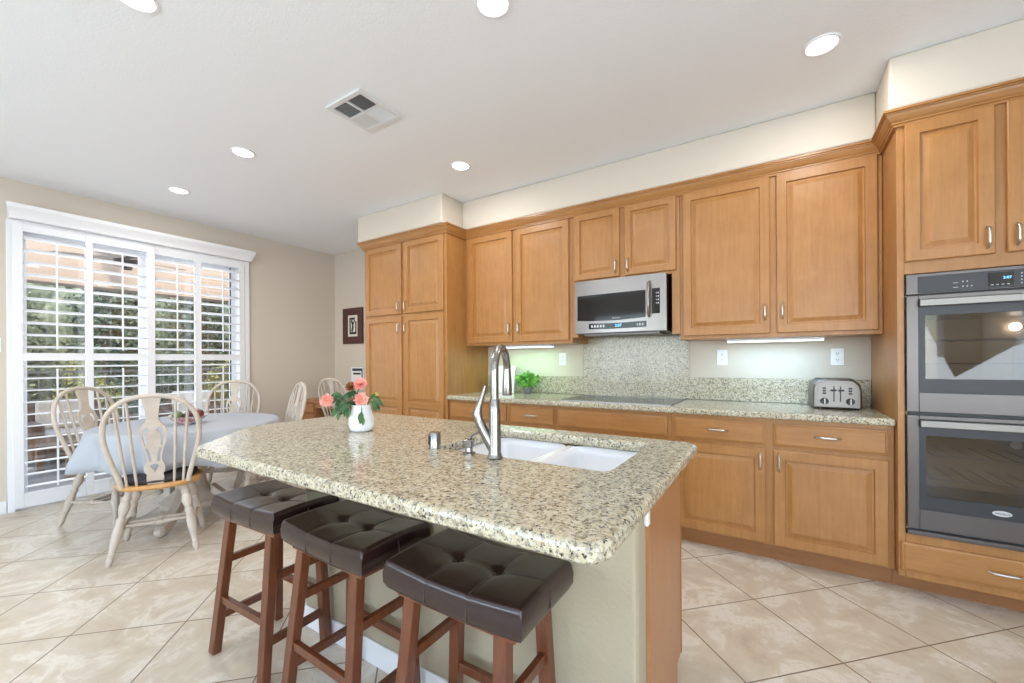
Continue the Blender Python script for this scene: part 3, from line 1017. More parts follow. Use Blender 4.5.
# display leaning in the corner behind the tap
t = thing('message_board', 'white faced board with black edge leaning on the counter behind the tap', 'board')
b = B().box(-.10, .10, -.006, .008, 0, .265)
b.bm.transform(Matrix.Rotation(R(-8), 4, 'X'))
b.build('board', 'ceramic', t, bevel=.002)
b = B().box(-.118, -.1005, -.012, .014, 0, .275)
b.bm.transform(Matrix.Rotation(R(-8), 4, 'X'))
b.build('edge_frame', 'black', t, bevel=.002)
B().box(-.03, .03, .03, .09, 0, .012).build('stand', 'black', t)
place(t, -2.235, 3.38, R(6), .9145)

# ------------------------------------------------------------------ island
IX0, IX1, IY0, IY1 = -2.20, -.245, .665, 1.715
PX0, PX1 = -1.87, -.32
PY = 1.118
t = thing('kitchen_island', 'kitchen island with cream textured bar side and maple end panel', 'island')
w = B().box(PX0, PX1 + .002, PY, PY + .02, 0, .874).box(PX0, PX0 + .12, PY + .02, 1.225, 0, .874).box(PX1 - .055, PX1 + .002, PY + .02, 1.225, 0, .874)
w.build('bar_wall', 'pony', t, bevel=.014, seg=3)
bb = B().box(PX0 - .012, PX1 + .0, PY - .011, PY, 0, .095).box(PX0 - .013, PX0, PY, 1.225, 0, .095)
bb.build('base_trim', 'white', t, bevel=.004)
B().box(PX0 + .121, PX1 - .101, PY + .021, 1.225, .11, .60).box(PX0, PX1, 1.226, 1.67, .11, .60).box(PX0, -1.10, 1.226, 1.67, .60, .874).box(-.375, PX1, 1.226, 1.67, .60, .874).box(-1.10, -.375, 1.65, 1.67, .60, .874).build('carcase', 'maple', t)
B().box(PX1, PX1 + .016, 1.226, 1.69, .105, .874).box(PX1, PX1 + .016, 1.226, 1.61, 0, .105).build('end_panel', 'maple_end', t) if False else None
M['maple_end'] = wood('shaded_maple_end', (168, 114, 74), (186, 134, 92), (9, 9, .7))  # maple with the shade at the island end put into its colour
B().prism([(1.226, 0), (1.61, 0), (1.61, .11), (1.677, .11), (1.677, .874), (1.226, .874)], PX1, PX1 + .012).build('tmp', 'maple_end', t)
e = bpy.data.objects['tmp']
e.data.transform(Matrix(((0, 0, 1, 0), (1, 0, 0, 0), (0, 1, 0, 0), (0, 0, 0, 1))))
e.name = 'end_panel'
B().box(PX0, PX1, 1.226, 1.60, 0, .11).build('toe_kick', 'maple_d', t)
dd = [(-1.85, -1.49), (-1.47, -1.11), (-1.085, -.73), (-.71, -.345)]
for i, (a, b_) in enumerate(dd): cab_door(t, a, b_, .125, .86, 1.69, b_ - .03 if i % 2 == 0 else a + .03, .70, flip=-1)
B().box(PX1 - .02, PX1 + .014, 1.678, 1.6895, .11, .874).build('face_frame', 'maple_d', t)
settle(t, ((PX0 + PX1) / 2, 1.4, 0))

t = thing('power_outlet', 'white outlet box under the island counter at the end panel', 'outlet')
B().box(PX1 + .002, PX1 + .014, 1.200, 1.2255, .755, .872).build('cover_plate', 'outlet', t, bevel=.004)
settle(t, (PX1, 1.21, .79))

# island top with the sink cut out
SX0, SX1, SY0, SY1 = -1.065, -.405, 1.145, 1.60
def rrect(x0, x1, y0, y1, r, n=6, rs=None):
    rs = rs or (r, r, r, r)
    out_ = []
    for (cx, cy, a0), q in zip(((x1, y1, 0), (x0, y1, 90), (x0, y0, 180), (x1, y0, 270)), rs):
        sx, sy = (1 if a0 in (0, 270) else -1), (1 if a0 in (0, 90) else -1)
        for k in range(n + 1):
            a = R(a0 + 90 * k / n)
            out_.append((cx - sx * q + q * math.cos(a), cy - sy * q + q * math.sin(a)))
    return out_
def fill_top(outer, inner, z0, z1):
    b = B()
    def lp(pts, z):
        vs = [b.bm.verts.new((x, y, z)) for x, y in pts]
        es = [b.bm.edges.new((vs[i], vs[(i + 1) % len(vs)])) for i in range(len(vs))]
        return vs, es
    rings_ = []
    for z in (z0, z1):
        vo, eo = lp(outer, z)
        vi, ei = lp(inner, z)
        bmesh.ops.triangle_fill(b.bm, use_beauty=True, edges=eo + ei)
        rings_.append((vo, vi))
    for k in (0, 1):
        a, c_ = rings_[0][k], rings_[1][k]
        for i in range(len(a)):
            j = (i + 1) % len(a)
            b.bm.faces.new((a[i], a[j], c_[j], c_[i]))
    return b
outer = [(-.285, IY1), (-2.14, IY1), (-2.20, IY1 - .06), (-2.20, 1.02), (-2.17, .985), (-1.865, .685), (-1.815, IY0), (-.29, IY0), (-.258, .678), (IX1, .71), (IX1, IY1 - .04)]
it = fill_top(outer, rrect(SX0, SX1, SY0, SY1, .03), .8755, .914).build('island_countertop', 'granite', bevel=.012, seg=3)
tag(settle_mesh(it, (-1.2, 1.2, .8755)), 'big speckled granite island countertop with a clipped corner by the dining table', 'countertop')

t = thing('kitchen_sink', 'white double-bowl sink set under the island granite', 'sink')
def basin(x0, x1, y0, y1, name):
    b = B()
    L = []
    for e, z, r_ in ((0, .874, .05), (.004, .84, .05), (.012, .72, .05), (.03, .690, .05), (.08, .682, .03)):
        L.append([(x, y, z) for x, y in rrect(x0 + e, x1 - e, y0 + e, y1 - e, r_)])
    b.loops(L, False, True)
    o = b.build(name, 'sink', t, smooth=50)
    sd = o.modifiers.new('wall', 'SOLIDIFY')
    sd.thickness = .008
    sd.offset = 1
    B().lathe([(.001, .004), (.035, .004), (.04, 0), (.001, 0)], 20, Matrix.Translation(((x0 + x1) / 2, (y0 + y1) / 2, .683))).build('drain', 'steel', o)
basin(SX0 - .01, -.745, SY0 - .01, SY1 + .01, 'bowl')
basin(-.705, SX1 + .01, SY0 - .01, SY1 + .01, 'bowl')
b = B()
b.loops([[(-.7475, y, .862), (-.740, y, .872), (-.710, y, .872), (-.7025, y, .862)] for y in (SY0 - .005, SY1 + .005)])
b.build('divider', 'sink', t, bevel=.003)
settle(t, (-.735, 1.37, .682))

# tap
t = thing('kitchen_faucet', 'tall gooseneck pull-down faucet in brushed nickel standing at the island sink', 'faucet')
fx, fy, fz = -.77, 1.105, .9145
sdx, sdy = -.342, .94
B().lathe([(.001, 0), (.025, 0), (.026, .004), (.0225, .009), (.0205, .02), (.0190, .15), (.0165, .19), (.0145, .193), (.001, .193)], 28, Matrix.Translation((fx, fy, fz))).build('body', 'faucet', t, smooth=45)
pts = [(fx, fy, fz + .18), (fx, fy, fz + .23), (fx, fy, fz + .265)]
for k in range(0, 15):
    a = math.pi * k / 14
    q = .09 * (1 - math.cos(a))
    pts.append((fx + sdx * q, fy + sdy * q, fz + .28 + .083 * math.sin(a)))
hx, hy = fx + sdx * .18, fy + sdy * .18
pts.append((hx, hy, fz + .255))
B().tube(pts, [.0135] * len(pts), 16).build('spout', 'faucet', t, smooth=60)
B().lathe([(.001, 0), (.0175, 0), (.0185, .006), (.0175, .04), (.0145, .09), (.0138, .112), (.001, .112)], 22, Matrix.Translation((hx, hy, fz + .19 - .0))).build('spray_head', 'faucet', t, smooth=45)
h_ = B().tube([(fx, fy, fz + .02), (fx - .018, fy - .006, fz + .055), (fx - .036, fy - .012, fz + .088), (fx - .052, fy - .017, fz + .122)], [.017, .0175, .0165, .0155], 16)
hb = h_.build('valve_arm', 'faucet', t, smooth=60)
B().tube([(fx - .050, fy - .016, fz + .118), (fx - .057, fy - .018, fz + .145), (fx - .050, fy - .016, fz + .172), (fx - .038, fy - .013, fz + .205), (fx - .030, fy - .010, fz + .236)], [.0155, .0155, .011, .0075, .005], 14).build('lever', 'faucet', hb, smooth=60)
settle(t, (fx, fy, fz))
t = thing('soap_dispenser', 'small nickel soap dispenser pump left of the faucet', 'dispenser')
B().lathe([(.001, 0), (.022, 0), (.022, .004), (.013, .008), (.012, .022), (.020, .026), (.021, .046), (.017, .050), (.001, .05)], 20).build('pump_body', 'faucet', t, smooth=40)
B().tube([(0, 0, .048), (.004, .012, .062), (.012, .035, .070), (.02, .055, .066), (.022, .06, .058)], [.006, .006, .0055, .005, .0045], 10).build('pump_spout', 'faucet', t, smooth=60)
place(t, -.885, 1.115, 0, .9145)
t = thing('air_gap', 'short nickel air gap cylinder at the left corner of the sink', 'air gap')
B().lathe([(.001, 0), (.022, 0), (.0215, .055), (.018, .060), (.001, .061)], 24).build('cap', 'faucet', t, smooth=40)
B().box(-.007, .007, -.0228, -.018, .015, .048).build('vent_slot', 'slot', t)
place(t, -1.045, 1.118, R(-20), .9145)

# vase and flowers
VX, VY = -1.60, 1.228
t = tag(B().lathe([(.001, 0), (.040, 0), (.050, .008), (.056, .03), (.055, .055), (.046, .085), (.041, .105), (.044, .120), (.0405, .119), (.038, .104), (.042, .085), (.050, .055), (.050, .03), (.035, .012), (.001, .012)], 32).build('flower_vase', 'ceramic', smooth=60),
        'white ceramic vase with flowers, standing on the island granite', 'vase')
place(t, VX, VY, 0, .9145)


def petals(bm, c, nrm, rings_, seed):
    rnd = random.Random(seed)
    q = Vector(nrm).to_track_quat('Z', 'Y').to_matrix()
    for n, L, w_, lift in rings_:
        for k in range(n):
            a = 2 * math.pi * (k + rnd.uniform(-.15, .15)) / n + lift
            l_ = L * rnd.uniform(.85, 1.1)
            pts = []
            for s_, ww in ((.08, .25), (.45, .9), (.8, 1.0), (1.0, .35)):
                rr = l_ * s_
                zz = lift * rr * (1.0 + .5 * s_) - .18 * rr * s_
                for e in (-1, 1):
                    ox, oy_ = rr, e * w_ * ww / 2
                    pts.append(Vector(c) + q @ Vector((ox * math.cos(a) - oy_ * math.sin(a), ox * math.sin(a) + oy_ * math.cos(a), zz + .004 * abs(e) * s_)))
            vs = [bm.verts.new(p) for p in pts]
            for i in range(0, 6, 2): bm.faces.new((vs[i], vs[i + 1], vs[i + 3], vs[i + 2]))


def flower(label, head, nrm, mat, size, seed, leafs=()):
    t = thing('flower', label, 'flower', 'flowers in the white vase')
    c = Vector(head)
    n = Vector(nrm).normalized()
    b = B()
    petals(b.bm, c, n, [(14, size * 1.12, size * .40, .12), (13, size * .98, size * .36, .38), (11, size * .8, size * .34, .7), (8, size * .55, size * .3, 1.2)], seed)
    b.build('petals', mat, t, smooth=60)
    B().ball(c + n * .006, size * .15, 10).build('flower_centre', 'pollen', t, smooth=60)
    base = Vector((VX + (c.x - VX) * .1, VY + (c.y - VY) * .1, .95))
    rim = Vector((VX, VY, 1.035)) + Vector((c.x - VX, c.y - VY, 0)).normalized() * .028
    B().tube([base, rim, rim.lerp(c, .6) + Vector((0, 0, .012)), c - n * .004], .0022, 6).build('stem', 'dgreen', t, smooth=60)
    for i, (lp, ld, ls) in enumerate([q for l_ in leafs for q in (l_, (Vector(l_[0]) + Vector((.012, -.004, -.022)), Vector(l_[1]) + Vector((.25, .1, -.45)), l_[2] * .7))]):
        ls = ls * .82
        lp, ld = Vector(lp), Vector(ld).normalized()
        sd = ld.cross(Vector((.79 + .3 * math.sin(7 * i + seed), -.61, .35 + .4 * math.cos(5 * i + seed)))).normalized()
        up = sd.cross(ld)
        lb = B()
        rows = []
        for s_, w_ in ((0, .05), (.25, .75), (.5, 1), (.75, .7), (1, .05)):
            m_ = lp + ld * ls * s_ - Vector((0, 0, 1)) * ls * .25 * s_ * s_
            rows.append([m_ - sd * w_ * ls * .30 + up * .004, m_, m_ + sd * w_ * ls * .30 + up * .004])
        lb.loops(rows, False, False, False)
        lb.tube([rim, rim.lerp(lp, .6) + Vector((0, 0, .008)), lp], .0014, 5)
        lb.build('leaf', 'dgreen', t, smooth=60)
    settle(t, tuple(base))


# directions: the camera sits towards (0.79, -0.61); its right is (0.84, 0.54)
def at(r_, u, f=0): return (VX + .80 * r_ + .79 * f, VY + .60 * r_ - .61 * f, 1.008 + u)
CAMD = (.79, -.61, .1)
flower('pink dahlia hanging out to the left of the vase', at(-.15, .05, .03), (.7, -.6, .1), 'pink', .028, 1,
       [(at(-.08, .06, .02), (-.5, -.5, .35), .05), (at(-.06, .035, .03), (-.4, -.6, -.2), .06), (at(-.10, .02, .02), (-.3, -.3, -.5), .055)])
flower('pink dahlia low over the front rim of the vase', at(0.0, .056, .055), (.76, -.6, .12), 'pink', .028, 2,
       [(at(.0, .0, .055), (.1, -.25, -.9), .055), (at(.05, .055, .02), (.75, .5, -.4), .065), (at(.045, .045, .03), (.7, .3, -.6), .05)])
flower('pink dahlia at the top of the bunch in the vase', at(-.004, .118, .0), (.5, -.55, .6), 'pink', .029, 3,
       [(at(-.03, .07, .0), (-.7, -.5, .2), .06), (at(-.05, .06, .03), (-.6, -.2, .1), .065), (at(-.02, .08, .02), (-.2, -.6, .2), .05)])
flower('faded brown flower at the upper left of the bunch in the vase', at(-.044, .104, .0), (.4, -.5, .7), 'brownpetal', .024, 4,
       [(at(-.09, .07, .0), (-.8, -.4, .2), .06), (at(-.10, .055, .03), (-.8, -.5, -.2), .055), (at(-.05, .03, .04), (-.5, -.6, -.4), .06)])
flower('pale yellow bud sticking out right of the vase', at(.060, .07, .0), (.8, .55, .1), 'bud', .013, 5,
       [(at(.04, .06, .0), (.7, .5, .2), .05)])

# ------------------------------------------------------------------ bar stools
def make_stool(label):
    t = thing('bar_stool', label, 'stool', 'bar stools along the island')
    W, D, zt, zb = .232, .140, .655, .568
    b = B()
    nx, ny = 48, 30
    r_ = .013
    def topz(x, y):
        z = zt - .011 + .014 * (x / W) ** 2
        e = min(W - abs(x), D - abs(y))
        if e < r_: z -= r_ - math.sqrt(max(0, r_ * r_ - (r_ - e) ** 2))
        for bx in (-.072, .072):
            q = math.hypot(x - bx, y)
            z -= .013 * math.exp(-(q / .016) ** 2) + .006 * math.exp(-(q / .05) ** 2)
            z -= .0030 * math.exp(-((x - bx) / .005) ** 2)
        if abs(x) > .072:
            z -= .0018 * math.exp(-((y - (abs(x) - .072) * 0) / .007) ** 2) * (1 - (abs(x) - .072) / .2)
        else:
            z -= .0028 * math.exp(-(y / .006) ** 2)
        z += .006 * math.cos(min(1, abs(y) / D) * math.pi / 2)
        return z
    def warp(s_): return math.copysign(1 - (1 - abs(s_)) ** 1.35, s_)
    G = [[None] * (ny + 1) for _ in range(nx + 1)]
    for i in range(nx + 1):
        for j in range(ny + 1):
            x, y = W * warp(2 * i / nx - 1), D * warp(2 * j / ny - 1)
            # round the plan corners
            G[i][j] = b.bm.verts.new((x, y, topz(x, y)))
    for i in range(nx):
        for j in range(ny): b.bm.faces.new((G[i][j], G[i + 1][j], G[i + 1][j + 1], G[i][j + 1]))
    ring = [G[i][0] for i in range(nx)] + [G[nx][j] for j in range(ny)] + [G[i][ny] for i in range(nx, 0, -1)] + [G[0][j] for j in range(ny, 0, -1)]
    prev = ring
    for f_, e in ((.35, .004), (.75, .003), (1.0, -.006)):
        cur = []
        for v in ring:
            x, y, z = v.co
            zz = z + (zb + .008 * (x / W) ** 2 - z) * f_
            l_ = math.hypot(x, y)
            cur.append(b.bm.verts.new((x * (1 + e / W), y * (1 + e / D), zz)))
        for k in range(len(ring)):
            j = (k + 1) % len(ring)
            b.bm.faces.new((prev[k], prev[j], cur[j], cur[k]))
        prev = cur
    b.bm.faces.new(prev)
    cu = b.build('seat_cushion', 'leather', t, smooth=50)
    for bx in (-.072, .072):
        B().ball((bx, 0, topz(bx, 0) + .002), .009, 10, (1, 1, .5)).build('button', 'leather', cu, smooth=60)
    def seam(pts): B().tube(pts, .0014, 6).build('seam', 'stitch', cu, smooth=60)
    for bx in (-.072, .072):
        for sy in (-1, 1):
            seam([(bx, sy * (D + .0035), zb + .006), (bx, sy * (D + .0045), (zb + zt) / 2), (bx, sy * (D + .002), zt - .036)])
            seam([(bx, sy * y_, topz(bx, sy * y_) + .0008) for y_ in (.012, .03, .05, .07, .09, .11, .128, .136, D - .001)])
        sx = 1 if bx > 0 else -1
        seam([(sx * x_, 0, topz(sx * x_, 0) + .0008) for x_ in (.085, .11, .14, .17, .2, .22, .228)])
        seam([(sx * (W + .004), 0, zb + .012), (sx * (W + .005), 0, zt - .04), (sx * (W + .002), 0, zt - .016)])
    B().box(-W + .03, W - .03, -D + .02, D - .02, zb - .015, zb + .012).build('seat_board', 'cherry', t, bevel=.003)
    def leg(sx, sy, z):
        f_ = 1 - z / .57
        return Vector((sx * (.155 + .030 * f_), sy * (.100 + (.012 if sy > 0 else .055) * f_), z))
    for sx in (-1, 1):
        for sy in (-1, 1): B().bar(leg(sx, sy, 0), leg(sx, sy, .565), .040, .034, (0, 1, 0)).build('leg', 'cherry', t, bevel=.003)
    for sy, z in ((-1, .225), (1, .225)): B().bar(leg(-1, sy, z), leg(1, sy, z), .020, .030).build('stretcher', 'cherry', t, bevel=.002)
    for sx in (-1, 1):
        for z in (.15, .385): B().bar(leg(sx, -1, z), leg(sx, 1, z), .020, .030).build('stretcher', 'cherry', t, bevel=.002)
    return t


st = make_stool('brown leather saddle bar stool nearest the dining table')
place(st, -1.835, .962, R(2))
s2 = copy_tree(st)
s2['label'] = 'brown leather saddle bar stool in the middle of the row of three'
place(s2, -1.285, .955, R(-1.5))
s3 = copy_tree(st)
s3['label'] = 'brown leather saddle bar stool nearest the camera and the island end'
place(s3, -.727, .952, R(0))

# ------------------------------------------------------------------ dining set
TX, TY, TA, TB = -3.97, 1.43, .60, .60
t = thing('dining_table', 'oval pedestal dining table under the pale cloth', 'table')
n = 64
el = lambda k, a, b_, z: (a * math.cos(2 * math.pi * k / n), b_ * math.sin(2 * math.pi * k / n), z)
B().loops([[el(k, TA - .03 + e, TB - .03 + e, z) for k in range(n)] for e, z in ((-.01, .715), (0, .72), (0, .74), (-.008, .746))]).build('tabletop', 'cream', t)
B().lathe([(.20, .10), (.21, .14), (.15, .18), (.10, .24), (.085, .32), (.11, .42), (.13, .50), (.10, .60), (.13, .66), (.26, .70), (.26, .715)], 28).build('pedestal', 'cream', t, smooth=40)
for k in range(4):
    a = math.pi / 4 + k * math.pi / 2
    L = []
    for s_ in range(9):
        f_ = s_ / 8
        rr = .14 + .30 * f_
        zz = .20 - .155 * math.sin(f_ * math.pi / 2) + (.0 if f_ < .8 else -.004)
        ww, hh = .036 - .008 * f_, .05 - .018 * f_
        L.append([(rr, e * ww, zz + g_ * hh) for e, g_ in ((-1, -1), (1, -1), (1, 1), (-1, 1))])
    b = B().loops(L)
    b.ball((.43, 0, .036), .036, 12, (1.2, 1, 1))
    b.bm.transform(Matrix.Rotation(a, 4, 'Z'))
    b.build('foot', 'cream', t, bevel=.006)
place(t, TX, TY)

b = B()
n = 160
rows = []
for q in (.02, .3, .6, .85, .96):
    rows.append([(TA * q * math.cos(2 * math.pi * k / n), TB * q * math.sin(2 * math.pi * k / n), .752) for k in range(n)])
rnd = random.Random(9)
ph = [rnd.uniform(0, 6.3) for _ in range(4)]
for i, (d_, e) in enumerate(((0, 0), (.012, .012), (.05, .022), (.10, .03), (.15, .036), (.195, .042), (.243, .047))):
    row = []
    for k in range(n):
        a = 2 * math.pi * k / n
        amp = .040 * min(1, d_ / .2)
        fold = amp * (math.sin(13 * a + ph[0]) + .55 * math.sin(21 * a + ph[1]) + .35 * math.sin(7 * a + ph[2]))
        hem = .012 * math.sin(9 * a + ph[3]) * (d_ / .243)
        row.append(((TA + e + fold) * math.cos(a), (TB + e + fold) * math.sin(a), .752 - (.004 if i == 0 else 0) - d_ + hem))
    rows.append(row)
b.loops(rows, True, False)
cl = b.build('tablecloth', 'cloth', smooth=70)
sd = cl.modifiers.new('thickness', 'SOLIDIFY')
sd.thickness = .002
sd.offset = 1
tag(cl, 'pale blue grey tablecloth draped over the oval dining table', 'tablecloth')
place(cl, TX, TY)


def leg_prof():
    return [(0, .010), (.02, .012), (.05, .017), (.09, .019), (.125, .015), (.14, .019), (.155, .016), (.2, .017), (.34, .024), (.46, .025), (.56, .019),
            (.58, .023), (.605, .023), (.63, .016), (.66, .020), (.72, .028), (.79, .029), (.84, .019), (.86, .024), (.89, .024), (.91, .018), (1, .021)]


def make_chair(label):
    t = thing('dining_chair', label, 'chair', 'cream dining chairs')
    # shield shaped oak seat
    seat = []
    for k in range(40):
        a = 2 * math.pi * k / 40
        c_, s_ = math.cos(a), math.sin(a)
        p = 2.6
        x = .225 * math.copysign(abs(c_) ** (2 / p), c_) * (1 + .05 * s_)
        y = .215 * math.copysign(abs(s_) ** (2 / p), s_)
        seat.append((x, y))
    B().loops([[(x * .955, y * .955, .425) for x, y in seat], [(x, y, .436) for x, y in seat], [(x, y, .448) for x, y in seat], [(x * .97, y * .97, .455) for x, y in seat]]).build('seat', 'oak', t, smooth=30)
    B().loops([[(x * .82, y * .82 + .006, .4555) for x, y in seat], [(x * .88, y * .88 + .006, .468) for x, y in seat], [(x * .86, y * .86 + .006, .485) for x, y in seat], [(x * .74, y * .74 + .006, .495) for x, y in seat], [(x * .3, y * .3, .497) for x, y in seat]]).build('cushion', 'cushion', t, smooth=60)
    feet = {}
    for sx in (-1, 1):
        for sy in (-1, 1):
            top = (sx * .135, sy * .125, .43)
            bot = (sx * .215, sy * (.205 if sy > 0 else .235), 0)
            feet[sx, sy] = (Vector(bot), Vector(top))
            B().turned(bot, top, leg_prof()).build('leg', 'cream', t, smooth=40)
    P_ = lambda sx, sy, f_: feet[sx, sy][0].lerp(feet[sx, sy][1], f_)
    sp = [(0, .009), (.12, .011), (.3, .012), (.42, .016), (.45, .013), (.47, .019), (.53, .019), (.55, .013), (.58, .016), (.7, .012), (.88, .011), (1, .009)]
    for sx in (-1, 1): B().turned(P_(sx, -1, .40), P_(sx, 1, .40), sp, 10).build('stretcher', 'cream', t, smooth=40)
    for f_ in (.40, .62):
        a_, c_ = P_(-1, -1, .40).lerp(P_(-1, 1, .40), f_), P_(1, -1, .40).lerp(P_(1, 1, .40), f_)
        B().turned(a_, c_, sp, 10).build('stretcher', 'cream', t, smooth=40)
    # leaning hoop back
    lean = R(13)
    y0, z0 = -.168, .45
    def bk(x, h_): return (x, y0 - math.sin(lean) * h_, z0 + math.cos(lean) * h_)
    hp = [(-.165, 0), (-.178, .07), (-.205, .18), (-.226, .28), (-.232, .36), (-.222, .44), (-.190, .51), (-.135, .563), (-.07, .587), (0, .595)]
    hp = hp + [(-x, h_) for x, h_ in hp[-2::-1]]
    # smooth it
    pts = []
    for i in range(len(hp) - 1):
        p0, p1, p2, p3 = hp[max(i - 1, 0)], hp[i], hp[i + 1], hp[min(i + 2, len(hp) - 1)]
        for k in range(4):
            u = k / 4
            f2 = lambda a, b_, c_, d_: .5 * (2 * b_ + (c_ - a) * u + (2 * a - 5 * b_ + 4 * c_ - d_) * u * u + (3 * b_ - a - 3 * c_ + d_) * u ** 3)
            pts.append((f2(p0[0], p1[0], p2[0], p3[0]), f2(p0[1], p1[1], p2[1], p3[1])))
    pts.append(hp[-1])
    B().tube([bk(*p) for p in pts], .0145, 10).build('back_hoop', 'cream', t, smooth=60)
    def hoop_h(x):
        c_ = [p[1] for p, q in zip(pts, pts[1:]) if (p[0] - x) * (q[0] - x) <= 0 and p[1] > .3]
        return max(c_) if c_ else .5
    for x0_, x1_ in ((-.092, -.118), (-.138, -.178), (.092, .118), (.138, .178)):
        B().tube([bk(x0_, 0), bk(x0_ * .5 + x1_ * .5, .25), bk(x1_, hoop_h(x1_))], [.0075, .0095, .007], 8).build('spindle', 'cream', t, smooth=60)
    # pierced splat
    cu = bpy.data.curves.new('splat', 'CURVE')
    cu.dimensions = '2D'
    cu.fill_mode = 'BOTH'
    cu.extrude = .006
    def poly(ps):
        s_ = cu.splines.new('POLY')
        s_.points.add(len(ps) - 1)
        for q, p in zip(s_.points, ps): q.co = (p[0], p[1], 0, 1)
        s_.use_cyclic_u = True
    half = [(.040, 0), (.044, .05), (.040, .075), (.050, .09), (.053, .12), (.046, .145), (.038, .165), (.040, .21), (.052, .26), (.066, .31), (.071, .355), (.060, .395), (.038, .42), (.029, .45), (.033, .50), (.040, .545), (.046, .585)]
    poly([(x, h_) for x, h_ in half] + [(-x, h_) for x, h_ in half[::-1]])
    for s_ in (-1, 1):
        poly([(s_ * x, h_) for x, h_ in ((.022, .385), (.034, .392), (.046, .375), (.053, .345), (.051, .31), (.044, .268), (.034, .275), (.037, .31), (.035, .340), (.029, .358), (.017, .366))])
        poly([(s_ * x, h_) for x, h_ in ((.014, .160), (.025, .160), (.029, .20), (.037, .245), (.030, .262), (.019, .225), (.014, .19))])
    poly([(0, .088), (.014, .115), (.022, .128), (.014, .142), (0, .146), (-.014, .142), (-.022, .128), (-.014, .115)])
    to = bpy.data.objects.new('splat', cu)
    COL.objects.link(to)
    bpy.context.view_layer.update()
    me = bpy.data.meshes.new_from_object(to.evaluated_get(bpy.context.evaluated_depsgraph_get()))
    bpy.data.objects.remove(to)
    me.transform(Matrix.Translation((0, y0, z0)) @ Matrix.Rotation(lean + math.pi / 2, 4, 'X'))
    me.materials.clear()
    me.materials.append(M['cream'])
    o = bpy.data.objects.new('splat', me)
    COL.objects.link(o)
    o.parent = t
    return t


ch = make_chair('cream hoop-back dining chair in front of the table with its back to the camera')
place(ch, -3.515, 1.085, facing(-.90, .43))
for lab, x, y, dx, dy in (('cream hoop-back dining chair at the left end of the table by the shutters', -4.47, 1.10, .86, .5),
                          ('cream hoop-back dining chair on the far side of the table before the right shutter', -4.56, 1.93, .80, -.60),
                          ('cream hoop-back dining chair at the right end of the table seen edge-on', -3.765, 1.885, -.28, -.96),
                          ('cream hoop-back chair tucked under the oak desk in the corner', -4.40, 3.22, -.12, .99)):
    c_ = copy_tree(ch)
    c_['label'] = lab
    place(c_, x, y, facing(dx, dy))

# bowl with fruit on the cloth
BX, BY, BZ = -3.85, 1.36, .7545
t = tag(B().lathe([(.001, 0), (.055, 0), (.06, .006), (.09, .03), (.125, .062), (.13, .066), (.122, .066), (.085, .036), (.05, .012), (.001, .010)], 32).build('fruit_bowl', 'bowlglaze' if False else 'ceramic', smooth=50), 'white fruit bowl with red and grey pattern on the dining table', 'bowl')
m, nt, bs = new_mat('painted_bowl_glaze')
nz = noise(nt, coords(nt), 16, 3, .6, 1.0)
nt.links.new(ramp(nt, nz, [(.38, (110, 128, 132)), (.48, (224, 214, 210)), (.55, (216, 190, 186)), (.64, (186, 120, 118))]), bs.inputs['Base Color'])
bs.inputs['Roughness'].default_value = .2
t.data.materials[0] = m
place(t, BX, BY, 0, BZ)
M['apple_g'] = plain('green_fruit_skin', (120, 146, 100), .35, var=.2, bscale=20)
M['apple_r'] = plain('red_fruit_skin', (140, 58, 58), .3, var=.3, bscale=20)
M['plum'] = plain('dark_red_fruit_skin', (92, 44, 52), .3, var=.3, bscale=20)
for lab, mt, dx, dy, dz, r_ in (('green fruit at the left of the fruit bowl', 'apple_g', -.045, -.055, .062, .036), ('dark red fruit in the middle of the fruit bowl', 'plum', .005, .0, .052, .036),
                                ('red fruit at the right of the fruit bowl, raised above the others', 'apple_r', .035, .055, .070, .036), ('dark red fruit at the rear of the fruit bowl', 'plum', -.06, .03, .060, .032),
                                ('dark red fruit at the front right rim of the fruit bowl', 'plum', .065, -.015, .062, .03)):
    o = thing('fruit', lab, 'fruit', 'fruit in the bowl')
    B().lathe([(.001, -.8 * r_), (.35 * r_, -.95 * r_), (.8 * r_, -.6 * r_), (1.03 * r_, 0), (.85 * r_, .62 * r_), (.4 * r_, .88 * r_), (.001, .72 * r_)], 16).build('flesh', mt, o, smooth=60)
    B().tube([(0, 0, .7 * r_), (.003, 0, 1.15 * r_)], .0015, 6).build('stem', 'bark', o)
    place(o, BX + dx, BY + dy, 0, BZ + dz + .006)

# desk against the left wall
t = thing('writing_desk', 'honey oak desk with drawers in the far corner under the framed picture', 'desk')
DX0, DX1, DY0, DY1 = XL + .03, -3.80, 3.10, 3.63
B().box(DX0 - .01, DX1 + .01, DY0 - .02, DY1, .705, .735).build('desktop', 'desk', t, bevel=.006)
for xa, xb in ((DX0, DX0 + .34), (DX1 - .34, DX1)):
    B().box(xa, xb, DY0 + .02, DY1 - .02, .04, .705).build('pedestal', 'desk', t, bevel=.002)
    for za, zb in ((.57, .69), (.40, .555), (.07, .385)):
        o = B().box(xa + .015, xb - .015, DY0, DY0 + .02, za, zb).build('drawer', 'desk', t, bevel=.006)
        B().ball(((xa + xb) / 2, DY0 - .008, (za + zb) / 2), .013, 10).build('knob', 'oak', o, smooth=60)
B().box(DX0 + .34, DX1 - .34, DY0 + .02, DY0 + .04, .64, .705).build('apron', 'desk', t)
settle(t, ((DX0 + DX1) / 2, 3.35, 0))

